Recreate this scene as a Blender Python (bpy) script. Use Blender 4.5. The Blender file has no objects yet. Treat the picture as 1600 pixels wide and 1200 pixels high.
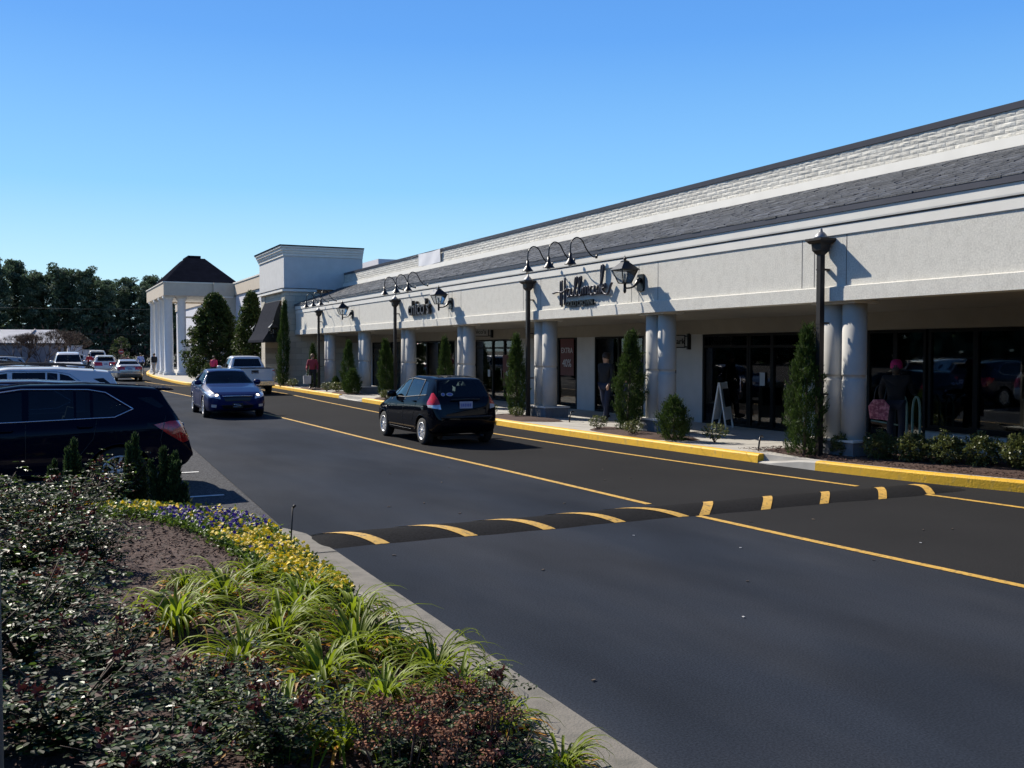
import bpy, bmesh, math, random
import numpy as np
from mathutils import Vector, Matrix
from mathutils.bvhtree import BVHTree
R = math.radians
PI = math.pi
random.seed(7)
rng = np.random.default_rng(7)
scn = bpy.context.scene
COL = scn.collection
# ---------------------------------------------------------------- camera
CAMZ = 1.95
cam_d = bpy.data.cameras.new("camera")
cam = bpy.data.objects.new("camera", cam_d)
COL.objects.link(cam)
cam.location = (0, 0, CAMZ)
cam_d.sensor_width = 36
cam_d.lens = 36 * 1520 / 1600
cam_d.clip_start = 0.05
cam_d.clip_end = 5000
cam.rotation_euler = (R(90) - math.atan(52 / 1520), 0, -math.atan(738 / 1520))
scn.camera = cam
# ---------------------------------------------------------------- world + sun
SUN_EL = R(38)
SUN_AZ = R(-23.5)          # from +Y towards +X
w = bpy.data.worlds.new("World")
scn.world = w
w.use_nodes = True
nt = w.node_tree
bg = nt.nodes['Background']
sky = nt.nodes.new('ShaderNodeTexSky')
sky.sky_type = 'NISHITA'
sky.sun_disc = False
sky.sun_elevation = SUN_EL
sky.sun_rotation = SUN_AZ
sky.altitude = 200
sky.air_density = 1.0
sky.dust_density = 0.2
sky.ozone_density = 2.5
# the clear deep blue of this winter sky: a height ramp mixed over the physical sky
tcw = nt.nodes.new('ShaderNodeTexCoord'); spw = nt.nodes.new('ShaderNodeSeparateXYZ'); rw = nt.nodes.new('ShaderNodeValToRGB')
nt.links.new(tcw.outputs['Generated'], spw.inputs[0]); nt.links.new(spw.outputs['Z'], rw.inputs[0])
els = rw.color_ramp.elements
els[0].position = 0.0; els[0].color = (.60, .88, 1.0, 1)
els[1].position = 1.0; els[1].color = (.010, .04, .16, 1)
for p_, c_ in ((.07, (.50, .81, 1.0, 1)), (.16, (.25, .60, 1.0, 1)), (.30, (.115, .375, .90, 1)), (.44, (.070, .26, .74, 1)), (.60, (.025, .10, .34, 1))):
    e_ = els.new(p_); e_.color = c_
sc_ = nt.nodes.new('ShaderNodeVectorMath'); sc_.operation = 'SCALE'; sc_.inputs['Scale'].default_value = 8.6
nt.links.new(rw.outputs[0], sc_.inputs[0])
hs = nt.nodes.new('ShaderNodeMix'); hs.data_type = 'RGBA'; hs.inputs['Factor'].default_value = .88
nt.links.new(sky.outputs[0], hs.inputs[6]); nt.links.new(sc_.outputs[0], hs.inputs[7])
nt.links.new(hs.outputs[2], bg.inputs['Color'])
bg.inputs['Strength'].default_value = 0.085
sd = bpy.data.lights.new('sun', 'SUN')
sd.energy = 5.0
sd.angle = R(0.55)
sd.color = (1.0, 0.93, 0.82)
so = bpy.data.objects.new('sun', sd)
COL.objects.link(so)
sv = Vector((math.sin(SUN_AZ) * math.cos(SUN_EL), math.cos(SUN_AZ) * math.cos(SUN_EL), math.sin(SUN_EL)))
so.rotation_euler = sv.to_track_quat('Z', 'Y').to_euler()
so.location = (0, 0, 30)
scn.view_settings.view_transform = 'Standard'
scn.view_settings.look = 'None'
scn.view_settings.exposure = 0.55
scn.view_settings.gamma = 1
scn.cycles.max_bounces = 8
scn.cycles.transparent_max_bounces = 16

# ---------------------------------------------------------------- materials
def N(t, k, **kw):
    n = t.nodes.new(k)
    for a, b in kw.items():
        setattr(n, a, b)
    return n
def mat(name, col, rough=.6, metal=0, var=.12, scale=3., bump=0, bscale=40., island=0, coat=0, spec=.5, trans=0, col2=None, c2scale=2., c2lo=.45, c2hi=.6, stretch=None, grain=None):
    m = bpy.data.materials.new(name)
    m.use_nodes = True
    t = m.node_tree
    b = t.nodes['Principled BSDF']
    b.inputs['Roughness'].default_value = rough
    b.inputs['Metallic'].default_value = metal
    b.inputs['Specular IOR Level'].default_value = spec
    b.inputs['Coat Weight'].default_value = coat
    b.inputs['Coat Roughness'].default_value = .03
    tc = N(t, 'ShaderNodeTexCoord')
    src = tc.outputs['Object']
    if stretch:
        mp = N(t, 'ShaderNodeMapping')
        mp.inputs['Scale'].default_value = stretch
        t.links.new(src, mp.inputs[0]); src = mp.outputs[0]
    base = None
    rgb = N(t, 'ShaderNodeRGB'); rgb.outputs[0].default_value = (*col, 1); base = rgb.outputs[0]
    if col2:
        n2 = N(t, 'ShaderNodeTexNoise'); n2.inputs['Scale'].default_value = c2scale; n2.inputs['Detail'].default_value = 5
        t.links.new(src, n2.inputs['Vector'])
        r2 = N(t, 'ShaderNodeMapRange'); r2.inputs[1].default_value = c2lo; r2.inputs[2].default_value = c2hi
        t.links.new(n2.outputs[0], r2.inputs[0])
        mx = N(t, 'ShaderNodeMix', data_type='RGBA')
        t.links.new(r2.outputs[0], mx.inputs['Factor']); t.links.new(base, mx.inputs[6]); mx.inputs[7].default_value = (*col2, 1)
        base = mx.outputs[2]
    fac = None
    if island:
        g = N(t, 'ShaderNodeNewGeometry')
        mr = N(t, 'ShaderNodeMapRange'); mr.inputs[3].default_value = 1 - island; mr.inputs[4].default_value = 1 + island
        t.links.new(g.outputs['Random Per Island'], mr.inputs[0]); fac = mr.outputs[0]
    if var:
        nz = N(t, 'ShaderNodeTexNoise'); nz.inputs['Scale'].default_value = scale; nz.inputs['Detail'].default_value = 6
        t.links.new(src, nz.inputs['Vector'])
        mr = N(t, 'ShaderNodeMapRange'); mr.inputs[1].default_value = .3; mr.inputs[2].default_value = .7
        mr.inputs[3].default_value = 1 - var; mr.inputs[4].default_value = 1 + var
        t.links.new(nz.outputs[0], mr.inputs[0])
        if fac is None: fac = mr.outputs[0]
        else:
            mm = N(t, 'ShaderNodeMath', operation='MULTIPLY'); t.links.new(fac, mm.inputs[0]); t.links.new(mr.outputs[0], mm.inputs[1]); fac = mm.outputs[0]
    if grain:
        gz = N(t, 'ShaderNodeTexNoise'); gz.inputs['Scale'].default_value = grain[0]; gz.inputs['Detail'].default_value = 2; t.links.new(tc.outputs['Object'], gz.inputs['Vector'])
        gm_ = N(t, 'ShaderNodeMapRange'); gm_.inputs[1].default_value = .35; gm_.inputs[2].default_value = .65; gm_.inputs[3].default_value = 1 - grain[1]; gm_.inputs[4].default_value = 1 + grain[1]; t.links.new(gz.outputs[0], gm_.inputs[0])
        m2_ = N(t, 'ShaderNodeMath', operation='MULTIPLY'); t.links.new(gm_.outputs[0], m2_.inputs[0])
        if fac is None: m2_.inputs[1].default_value = 1
        else: t.links.new(fac, m2_.inputs[1])
        fac = m2_.outputs[0]
    if fac is not None:
        vm = N(t, 'ShaderNodeVectorMath', operation='SCALE')
        t.links.new(base, vm.inputs[0]); t.links.new(fac, vm.inputs['Scale']); base = vm.outputs[0]
    t.links.new(base, b.inputs['Base Color'])
    if bump:
        nb = N(t, 'ShaderNodeTexNoise'); nb.inputs['Scale'].default_value = bscale; nb.inputs['Detail'].default_value = 4
        t.links.new(src, nb.inputs['Vector'])
        bp = N(t, 'ShaderNodeBump'); bp.inputs['Strength'].default_value = bump; bp.inputs['Distance'].default_value = .01
        t.links.new(nb.outputs[0], bp.inputs['Height']); t.links.new(bp.outputs[0], b.inputs['Normal'])
    if trans:
        tr = N(t, 'ShaderNodeBsdfTranslucent'); t.links.new(base, tr.inputs[0])
        ms = N(t, 'ShaderNodeMixShader'); ms.inputs[0].default_value = trans
        out = t.nodes['Material Output']
        t.links.new(b.outputs[0], ms.inputs[1]); t.links.new(tr.outputs[0], ms.inputs[2]); t.links.new(ms.outputs[0], out.inputs[0])
    return m
def glassmat(name, tint, rough=.02, refl=1.0, ior=1.5):
    m = bpy.data.materials.new(name); m.use_nodes = True
    t = m.node_tree; t.nodes.remove(t.nodes['Principled BSDF'])
    out = t.nodes['Material Output']
    a = N(t, 'ShaderNodeBsdfTransparent'); a.inputs[0].default_value = (*tint, 1)
    g = N(t, 'ShaderNodeBsdfGlossy'); g.inputs['Roughness'].default_value = rough; g.inputs[0].default_value = (refl, refl, refl, 1)
    f = N(t, 'ShaderNodeFresnel'); f.inputs[0].default_value = ior
    x = N(t, 'ShaderNodeMixShader')
    t.links.new(f.outputs[0], x.inputs[0]); t.links.new(a.outputs[0], x.inputs[1]); t.links.new(g.outputs[0], x.inputs[2]); t.links.new(x.outputs[0], out.inputs[0])
    return m
def brickmat(name, col, mortar, bw, bh, rough=.8, bump=.6, nb=.5, nscale=12, axes='YZ', msize=.012, var=.25):
    m = mat(name, col, rough, var=0)
    t = m.node_tree; b = t.nodes['Principled BSDF']
    tc = N(t, 'ShaderNodeTexCoord'); sp = N(t, 'ShaderNodeSeparateXYZ'); cb = N(t, 'ShaderNodeCombineXYZ')
    t.links.new(tc.outputs['Object'], sp.inputs[0])
    idx = {'X': 0, 'Y': 1, 'Z': 2}
    t.links.new(sp.outputs[idx[axes[0]]], cb.inputs[0]); t.links.new(sp.outputs[idx[axes[1]]], cb.inputs[1])
    br = N(t, 'ShaderNodeTexBrick'); br.inputs['Scale'].default_value = 1
    br.inputs['Brick Width'].default_value = bw; br.inputs['Row Height'].default_value = bh; br.inputs['Mortar Size'].default_value = msize
    br.inputs['Mortar Smooth'].default_value = .4
    c = Vector(col)
    br.inputs['Color1'].default_value = (*(c * (1 - var)), 1); br.inputs['Color2'].default_value = (*(c * (1 + var * .6)), 1); br.inputs['Mortar'].default_value = (*mortar, 1)
    t.links.new(cb.outputs[0], br.inputs[0]); t.links.new(br.outputs[0], b.inputs['Base Color'])
    nz = N(t, 'ShaderNodeTexNoise'); nz.inputs['Scale'].default_value = nscale; nz.inputs['Detail'].default_value = 4
    t.links.new(tc.outputs['Object'], nz.inputs['Vector'])
    ma = N(t, 'ShaderNodeMath', operation='MULTIPLY_ADD')
    inv = N(t, 'ShaderNodeMath', operation='SUBTRACT'); inv.inputs[0].default_value = 1
    t.links.new(br.outputs['Fac'], inv.inputs[1])
    t.links.new(nz.outputs[0], ma.inputs[0]); ma.inputs[1].default_value = nb * 2; t.links.new(inv.outputs[0], ma.inputs[2])
    bp = N(t, 'ShaderNodeBump'); bp.inputs['Strength'].default_value = bump; bp.inputs['Distance'].default_value = .03
    t.links.new(ma.outputs[0], bp.inputs['Height']); t.links.new(bp.outputs[0], b.inputs['Normal'])
    return m

MT = dict(
 asphalt=mat('asphalt', (.0235, .029, .040), .82, var=.22, scale=.9, bump=.12, bscale=170, col2=(.034, .038, .047), c2scale=.5, c2lo=.42, c2hi=.62, stretch=(1, .35, 1), spec=.03, grain=(75, .22)),
 asphalt_side=mat('asphalt_side', (.027, .027, .028), .9, var=.10, scale=.5, bump=.3, bscale=170, spec=.03, grain=(75, .22)),
 asphalt_old=mat('asphalt_old', (.075, .076, .08), .9, var=.3, scale=30, bump=.4, bscale=120, spec=.05, grain=(60, .4)),
 bump=mat('bump_asphalt', (.019, .019, .020), .9, var=.3, scale=40, bump=.6, bscale=140, spec=.03),
 ground=mat('ground', (.06, .055, .035), .95, var=.3, scale=.3, bump=.3, bscale=6),
 concrete=mat('concrete', (.40, .38, .34), .85, var=.14, scale=2.5, bump=.15, bscale=60),
 kerbgrey=mat('kerb_concrete', (.24, .22, .185), .9, var=.3, scale=4, bump=.4, bscale=70, col2=(.13, .125, .105), c2scale=5, c2lo=.48, c2hi=.66),
 gutter=mat('gutter_concrete', (.185, .17, .145), .9, var=.3, scale=4, bump=.4, bscale=70, col2=(.10, .095, .08), c2scale=4, c2lo=.48, c2hi=.66),
 kerbyel=mat('kerb_yellow', (.76, .43, .015), .6, var=.08, scale=6, bump=.5, bscale=40, col2=(.52, .33, .06), c2scale=9, c2lo=.56, c2hi=.75),
 line=mat('line_yellow', (.56, .33, .06), .7, var=.12, scale=9, bump=.2, bscale=120, col2=(.16, .11, .05), c2scale=22, c2lo=.53, c2hi=.70),
 linewhite=mat('line_white', (.62, .62, .6), .7, var=.15, scale=9),
 mulch=mat('mulch', (.055, .028, .020), .95, var=.5, scale=30, bump=1, bscale=60),
 chip=mat('mulch_chip', (.075, .038, .028), .9, var=.2, scale=10, island=.75),
 stucco=mat('stucco', (.66, .64, .575), .9, spec=.2, var=.14, scale=38, bump=.5, bscale=130, col2=(.59, .57, .51), c2scale=6, c2lo=.45, c2hi=.75),
 trim=mat('trim_paint', (.72, .70, .64), .7, var=.04, scale=2, bump=.1, bscale=60),
 plinth=mat('plinth_paint', (.17, .175, .185), .8, var=.15, scale=8, bump=.3),
 column=mat('column_paint', (.50, .49, .46), .85, var=.05, scale=5, spec=.1),
 trimshade=mat('soffit_shaded_trim', (.27, .25, .21), .8, var=.05),  # trim paint with the shade under the canopy put into its colour
 joint=mat('joint', (.16, .15, .14), .9),
 flash=mat('metal_flashing', (.055, .055, .070), .45, metal=.3, var=.08),
 wall=mat('shop_wall', (.44, .45, .45), .85, var=.05, bump=.2, bscale=90),
 block=brickmat('split_block', (.62, .60, .53), (.72, .70, .64), .40, .092, bump=.9, nb=.55, nscale=13, msize=.011, var=.10),
 blockface=mat('split_face_block', (.61, .59, .53), .9, var=.12, scale=14, island=.12, spec=.2, bump=.7, bscale=45), mortar=mat('mortar', (.58, .56, .51), .9),
 shingle=mat('slate_shingle', (.078, .083, .092), .6, var=.15, scale=6, island=.35, bump=.5, bscale=30, spec=.3),
 slate=brickmat('slate', (.115, .118, .128), (.05, .05, .055), .26, .14, bump=1.0, nb=.9, nscale=7, axes='YX', msize=.008, var=.35, rough=.6),
 stone=brickmat('stone_block', (.50, .46, .37), (.34, .31, .26), .6, .3, bump=.6, nb=.3, axes='YZ', msize=.01, var=.12),
 stonex=brickmat('stone_block_side', (.50, .46, .37), (.34, .31, .26), .6, .3, bump=.6, nb=.3, axes='XZ', msize=.01, var=.12),
 towerw=mat('tower_stucco', (.56, .56, .55), .9, var=.05, bump=.3, bscale=90),
 darkroof=mat('dark_roof', (.011, .012, .018), .95, var=.2, scale=2, bump=.5, bscale=15, spec=0),
 bandbeige=mat('beige_band', (.55, .47, .37), .85, var=.05, bump=.2),
 whitewall=mat('white_wall', (.62, .62, .66), .85, var=.04),
 white=mat('white_paint', (.78, .78, .76), .5, var=.04),
 awning=mat('awning_cloth', (.040, .042, .050), .9, spec=0, var=.15, scale=8, bump=.2),
 black=mat('black_metal', (.012, .012, .013), .35, metal=.2, var=.1),
 brown=mat('dark_bronze', (.030, .025, .022), .45, metal=.4, var=.1),
 frame=mat('window_frame', (.010, .010, .010), .6, var=.05, spec=.15),
 leadcap=mat('lead_cap', (.25, .25, .26), .5, metal=.5, var=.3, scale=20),
 lampglass=glassmat('lamp_glass', (.72, .75, .78), rough=.25, ior=1.45),
 shopglass=glassmat('shop_glass', (.58, .62, .62), ior=1.5),
 tint=glassmat('car_glass', (.22, .27, .28), ior=1.5),
 tintdark=glassmat('car_glass_dark', (.07, .08, .085), ior=1.5),
 tintclear=glassmat('car_glass_clear', (.42, .50, .50), refl=.45, ior=1.45),
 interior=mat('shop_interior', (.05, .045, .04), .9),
 display=mat('display_white', (.5, .52, .54), .7),
 poster=mat('poster_red', (.09, .012, .010), .6),
 paper=mat('white_paper', (.5, .5, .5), .7),
 blue=mat('display_blue', (.08, .16, .35), .6),
 tyre=mat('tyre', (.015, .015, .015), .85, var=.1),
 rim=mat('alloy_rim', (.62, .62, .62), .35, metal=.35, var=.05),
 chrome=mat('chrome', (.6, .6, .66), .15, metal=1, var=0),
 plastic=mat('black_plastic', (.014, .014, .015), .55, var=.1),
 carblack=mat('car_black', (.003, .004, .007), .3, coat=.45, var=0, spec=0),
 carnavy=mat('car_navy', (.002, .003, .012), .3, coat=.25, var=0, spec=0),
 carblue=mat('car_blue', (.003, .011, .070), .32, metal=0, coat=.25, var=0, spec=.1),
 carwhite=mat('car_white', (.62, .63, .64), .35, coat=.8, var=0),
 carsilver=mat('car_silver', (.42, .42, .40), .32, metal=.6, coat=.8, var=0),
 cardkblue=mat('car_dark_blue', (.004, .007, .030), .3, coat=.6, var=0, spec=.1),
 cargrey=mat('car_grey', (.10, .11, .12), .3, metal=.4, coat=1, var=0),
 lampred=mat('tail_lamp', (.50, .008, .010), .15, coat=1, var=.35, scale=18),
 lampclear=mat('clear_lamp', (.65, .66, .68), .12, metal=.3, coat=1, var=.3, scale=25),
 seat=mat('car_seat', (.05, .05, .055), .8),
 plate=mat('plate', (.42, .44, .55), .5, var=.1, scale=30),
 platemark=mat('plate_mark', (.10, .12, .38), .5),
 skin=mat('skin', (.42, .25, .17), .6, var=.05),
 bark=mat('bark', (.10, .075, .055), .95, var=.3, scale=8, bump=.8, bscale=25),
 pine=mat('pine_needles', (.065, .100, .058), .75, var=.2, scale=.5, island=.6, trans=.45, spec=.25),
 pineblue=mat('pine_needles_pale', (.115, .155, .105), .7, var=.2, scale=.5, island=.5, trans=.35, spec=.25),
 twig=mat('bare_twigs', (.075, .045, .030), .9, var=.2, island=.4),
 magnolia=mat('magnolia_leaf', (.045, .070, .016), .6, spec=.25, island=.6, trans=.35, col2=(.07, .06, .02), c2scale=2, c2lo=.6, c2hi=.7),
 cypress=mat('cypress_leaf', (.040, .070, .014), .7, island=.55, trans=.3, spec=.2),
 shrub=mat('shrub_leaf', (.10, .12, .035), .42, island=.55, trans=.35, col2=(.10, .10, .04), c2scale=9, c2lo=.55, c2hi=.7),
 darkev=mat('juniper_leaf', (.035, .062, .020), .7, island=.6, trans=.3, spec=.2),
 rose=mat('rose_leaf', (.026, .042, .014), .5, island=.7, trans=.3, spec=.22),
 rosegreen=mat('rose_leaf_young', (.08, .14, .018), .4, island=.5, trans=.4),
 rosered=mat('rose_leaf_red', (.12, .03, .015), .5, island=.5, trans=.4),
 stem=mat('rose_stem', (.07, .045, .03), .8, island=.3),
 rosehip=mat('faded_rose', (.085, .02, .018), .6, island=.5, trans=.2),
 sedum=mat('sedum_head', (.21, .085, .04), .9, island=.5),
 lily=mat('daylily_leaf', (.20, .26, .014), .5, island=.35, trans=.5, spec=.3),
 lilyor=mat('daylily_dead', (.62, .30, .03), .6, island=.4, trans=.4),
 pansyleaf=mat('pansy_leaf', (.10, .16, .02), .5, island=.5, trans=.35),
 pyel=mat('pansy_yellow', (.85, .62, .01), .6, island=.25, trans=.3),
 ppur=mat('pansy_purple', (.07, .03, .28), .6, island=.35, trans=.3),
 pwhite=mat('pansy_cream', (.62, .66, .35), .6, island=.2, trans=.3),
 steel=mat('grey_post', (.10, .095, .08), .6, metal=.2, var=.3, scale=8),
 red=mat('sign_red', (.30, .03, .03), .5),
 metalroof=mat('metal_roof', (.62, .60, .58), .35, metal=.3, var=.12, scale=1.5),
 barn=mat('barn_wall', (.20, .19, .21), .85),
 greentube=mat('pale_green_tube', (.20, .30, .24), .4),
 banner=mat('banner_cloth', (.72, .72, .74), .7, var=.04),
)
def clothm(name, c): return mat('cloth_' + name, c, .85, var=.15, scale=9)

# ---------------------------------------------------------------- helpers
def tag(o, label=None, cat=None, group=None, kind=None):
    if label: o['label'] = label
    if cat: o['category'] = cat
    if group: o['group'] = group
    if kind: o['kind'] = kind
    return o
def empty(name, loc=(0, 0, 0), rz=0, parent=None):
    o = bpy.data.objects.new(name, None); COL.objects.link(o)
    o.location = loc; o.rotation_euler = (0, 0, rz); o.empty_display_size = .2
    if parent: o.parent = parent
    return o
def link(name, me, parent=None, mats=(), smooth=False, loc=None, rot=None):
    for m in mats: me.materials.append(m)
    o = bpy.data.objects.new(name, me); COL.objects.link(o)
    if parent: o.parent = parent
    if loc: o.location = loc
    if rot: o.rotation_euler = rot
    if smooth: me.shade_smooth()
    return o
class MB:
    def __init__(s): s.v = []; s.f = []; s.m = []; s.mi = 0; s.sm = []
    def add(s, vs, fs, smooth=False):
        b = len(s.v); s.v += [tuple(p) for p in vs]
        for f in fs: s.f.append(tuple(b + i for i in f)); s.m.append(s.mi); s.sm.append(smooth)
    def box(s, x0, x1, y0, y1, z0, z1, ch=0):
        v = [(x, y, z) for z in (z0, z1) for y in (y0, y1) for x in (x0, x1)]
        s.add(v, [(0, 2, 3, 1), (4, 5, 7, 6), (0, 1, 5, 4), (2, 6, 7, 3), (0, 4, 6, 2), (1, 3, 7, 5)])
    def obox(s, c, sz, M=None):
        v = [Vector((x * sz[0] / 2, y * sz[1] / 2, z * sz[2] / 2)) for z in (-1, 1) for y in (-1, 1) for x in (-1, 1)]
        if M: v = [M @ p for p in v]
        c = Vector(c); s.add([p + c for p in v], [(0, 2, 3, 1), (4, 5, 7, 6), (0, 1, 5, 4), (2, 6, 7, 3), (0, 4, 6, 2), (1, 3, 7, 5)])
    def prism(s, pts, axis, a, b):
        # pts 2D polygon, extruded along axis from a to b ; axis 'Y': pts=(x,z); 'X': (y,z); 'Z': (x,y)
        n = len(pts)
        def P(p, t): return {'Y': (p[0], t, p[1]), 'X': (t, p[0], p[1]), 'Z': (p[0], p[1], t)}[axis]
        v = [P(p, a) for p in pts] + [P(p, b) for p in pts]
        s.add(v, [tuple(range(n))[::-1], tuple(range(n, 2 * n))] + [(i, (i + 1) % n, n + (i + 1) % n, n + i) for i in range(n)])
    def lathe(s, prof, c=(0, 0, 0), n=16, axis='Z', smooth=True, cap=True):
        v = []; f = []
        for r, h in prof:
            for i in range(n):
                a = 2 * PI * i / n
                x, y, z = r * math.cos(a), r * math.sin(a), h
                if axis == 'Y': x, y, z = x, z, y
                if axis == 'X': x, y, z = z, x, y
                v.append((x + c[0], y + c[1], z + c[2]))
        for k in range(len(prof) - 1):
            for i in range(n):
                j = (i + 1) % n
                f.append((k * n + i, k * n + j, (k + 1) * n + j, (k + 1) * n + i))
        if cap: f.append(tuple(range(n))[::-1]); f.append(tuple((len(prof) - 1) * n + i for i in range(n)))
        s.add(v, f, smooth)
    def tube(s, pts, r, n=8, cap=True, smooth=True):
        pts = [Vector(p) for p in pts]; m = len(pts)
        rr = r if isinstance(r, (list, tuple)) else [r] * m
        v = []; f = []; up = None
        for k, p in enumerate(pts):
            d = (pts[min(k + 1, m - 1)] - pts[max(k - 1, 0)])
            if d.length < 1e-9: d = Vector((0, 0, 1))
            d.normalize()
            if up is None: up = Vector((0, 0, 1)) if abs(d.z) < .9 else Vector((1, 0, 0))
            a = d.cross(up).normalized(); b = a.cross(d).normalized(); up = b
            for i in range(n):
                t = 2 * PI * i / n
                v.append(p + a * math.cos(t) * rr[k] + b * math.sin(t) * rr[k])
        for k in range(m - 1):
            for i in range(n):
                j = (i + 1) % n
                f.append((k * n + i, (k + 1) * n + i, (k + 1) * n + j, k * n + j))
        if cap: f.append(tuple(range(n))); f.append(tuple((m - 1) * n + i for i in range(n))[::-1])
        s.add(v, f, smooth)
    def build(s, name, mats, parent=None, loc=None, rot=None):
        me = bpy.data.meshes.new(name); me.from_pydata(s.v, [], s.f)
        mats = mats if isinstance(mats, (list, tuple)) else [mats]
        o = link(name, me, parent, mats, loc=loc, rot=rot)
        me.polygons.foreach_set('material_index', s.m); me.polygons.foreach_set('use_smooth', s.sm)
        bm = bmesh.new(); bm.from_mesh(me); bmesh.ops.recalc_face_normals(bm, faces=bm.faces); bm.to_mesh(me); bm.free()
        me.update(); return o
def catmull(pts, n=8):
    P = [Vector(p) for p in pts]; out = []
    for i in range(len(P) - 1):
        p0 = P[max(i - 1, 0)]; p1 = P[i]; p2 = P[i + 1]; p3 = P[min(i + 2, len(P) - 1)]
        for k in range(n):
            t = k / n
            out.append(.5 * ((2 * p1) + (-p0 + p2) * t + (2 * p0 - 5 * p1 + 4 * p2 - p3) * t * t + (-p0 + 3 * p1 - 3 * p2 + p3) * t ** 3))
    out.append(P[-1]); return out
def copy_tree(o, parent=None):
    c = o.copy(); COL.objects.link(c)
    if parent: c.parent = parent
    for ch in list(o.children): copy_tree(ch, c)
    return c
def text_mesh(txt, size, ext=.02, off=0, align='CENTER', sx=1.0):
    cu = bpy.data.curves.new('txt', 'FONT'); cu.body = txt; cu.size = size; cu.extrude = ext; cu.offset = off; cu.align_x = align; cu.align_y = 'CENTER'
    o = bpy.data.objects.new('txt', cu); COL.objects.link(o)
    dg = bpy.context.evaluated_depsgraph_get()
    me = bpy.data.meshes.new_from_object(o.evaluated_get(dg)); bpy.data.objects.remove(o)
    me.transform(Matrix.Diagonal((sx, 1, 1, 1))); return me
WALLM = Matrix(((0, 0, -1, 0), (-1, 0, 0, 0), (0, 1, 0, 0), (0, 0, 0, 1)))   # text facing -X
def wall_text(name, txt, size, loc, m, parent=None, ext=.02, off=0, sx=1.0, M=WALLM):
    me = text_mesh(txt, size, ext, off, sx=sx); me.transform(M)
    return link(name, me, parent, [m], loc=loc)
# leaf cloud -------------------------------------------------------------
def leaves(C, D, Nn, L, W, mi=None, fold=0):
    """quads (diamond leaves): centers C, directions D, side vectors from N"""
    n = len(C); D = D / (np.linalg.norm(D, axis=1)[:, None] + 1e-9)
    S = np.cross(D, Nn); S /= (np.linalg.norm(S, axis=1)[:, None] + 1e-9)
    U = np.cross(S, D)
    L = np.broadcast_to(np.asarray(L, float), (n,))[:, None]; W = np.broadcast_to(np.asarray(W, float), (n,))[:, None]
    v = np.empty((n, 4, 3))
    v[:, 0] = C - D * L * .5; v[:, 1] = C + S * W * .5 - D * L * .05 + U * W * fold
    v[:, 2] = C + D * L * .5; v[:, 3] = C - S * W * .5 - D * L * .05 + U * W * fold
    return v.reshape(-1, 3), (mi if mi is not None else np.zeros(n, int))
def leafmesh(name, chunks, mats):
    V = np.concatenate([c[0] for c in chunks]); MI = np.concatenate([c[1] for c in chunks]); n = len(V) // 4
    me = bpy.data.meshes.new(name); me.vertices.add(4 * n); me.vertices.foreach_set('co', V.ravel().astype(np.float32))
    me.loops.add(4 * n); me.loops.foreach_set('vertex_index', np.arange(4 * n, dtype=np.int32))
    me.polygons.add(n); me.polygons.foreach_set('loop_start', np.arange(0, 4 * n, 4, dtype=np.int32))
    me.polygons.foreach_set('loop_total', np.full(n, 4, dtype=np.int32))
    for m in mats: me.materials.append(m)
    me.polygons.foreach_set('material_index', MI.astype(np.int32)); me.update(calc_edges=True); me.validate(); return me
def rdir(n, up=0.):
    d = rng.normal(size=(n, 3)); d[:, 2] += up; return d / np.linalg.norm(d, axis=1)[:, None]
def setobj(name, me, parent=None, loc=None):
    o = bpy.data.objects.new(name, me); COL.objects.link(o)
    if parent: o.parent = parent
    if loc: o.location = loc
    return o
def poly_sheet(name, pts, z, m, kind='structure'):
    mb = MB(); mb.add([(x, y, z) for x, y in pts], [tuple(range(len(pts)))])
    o = mb.build(name, m)
    if kind: o['kind'] = kind
    return o
def ribbon(name, pts, wd, z, m, kind='structure', dz=.0):
    P = [Vector((p[0], p[1], 0)) for p in pts]; v = []; f = []
    for i, p in enumerate(P):
        d = (P[min(i + 1, len(P) - 1)] - P[max(i - 1, 0)]).normalized(); s = Vector((d.y, -d.x, 0)) * wd / 2
        v += [(p + s + Vector((0, 0, z))), (p - s + Vector((0, 0, z)))]
    for i in range(len(P) - 1): f.append((2 * i, 2 * i + 1, 2 * i + 3, 2 * i + 2))
    mb = MB(); mb.add(v, f); o = mb.build(name, m)
    if kind: o['kind'] = kind
    return o
# ---------------------------------------------------------------- ground, road, kerbs
poly_sheet('ground', [(-1500, -400), (1500, -400), (1500, 2500), (-1500, 2500)], -.04, MT['ground'])
poly_sheet('parking_lot', [(-70, -40), (20, -40), (20, 118), (-70, 118)], -.008, MT['asphalt_old'])
KP = [(15.2, 1.0), (13.9, 4.0), (12.95, 6.6), (12.13, 8.9), (11.66, 10.44), (11.33, 12.05), (11.20, 13.3), (11.05, 15.4), (10.85, 18.7), (10.75, 22.4), (10.85, 28), (11.0, 33.85), (11.02, 35.8), (11.02, 39.0), (11.0, 45), (11.02, 52), (10.7, 54.6), (9.9, 55.5), (8.7, 55.9), (7.8, 56.6), (7.4, 58.6), (7.3, 65), (7.4, 75), (7.8, 84), (8.6, 92), (9.5, 99)]
CL = [(7.42, 2.5), (7.36, 4), (7.29, 5.33), (7.13, 7.07), (6.96, 9.3), (6.93, 10.3), (6.77, 14.67), (6.53, 19.66), (6.34, 27.68), (6.1, 34), (5.85, 42), (5.4, 50), (5.0, 60)]
RL = [(11.9, 1.0), (11.3, 4.2), (10.95, 7.99), (10.78, 9.35)]
RL2 = [(10.55, 10.36), (10.15, 13.42), (9.85, 16.5), (9.6, 20.36), (9.5, 24.5), (9.57, 28.6), (9.75, 36), (10.0, 44), (9.9, 50), (9.3, 53.5), (8.1, 54.9), (6.9, 56.3), (6.3, 60), (5.9, 66), (5.9, 80)]
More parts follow.
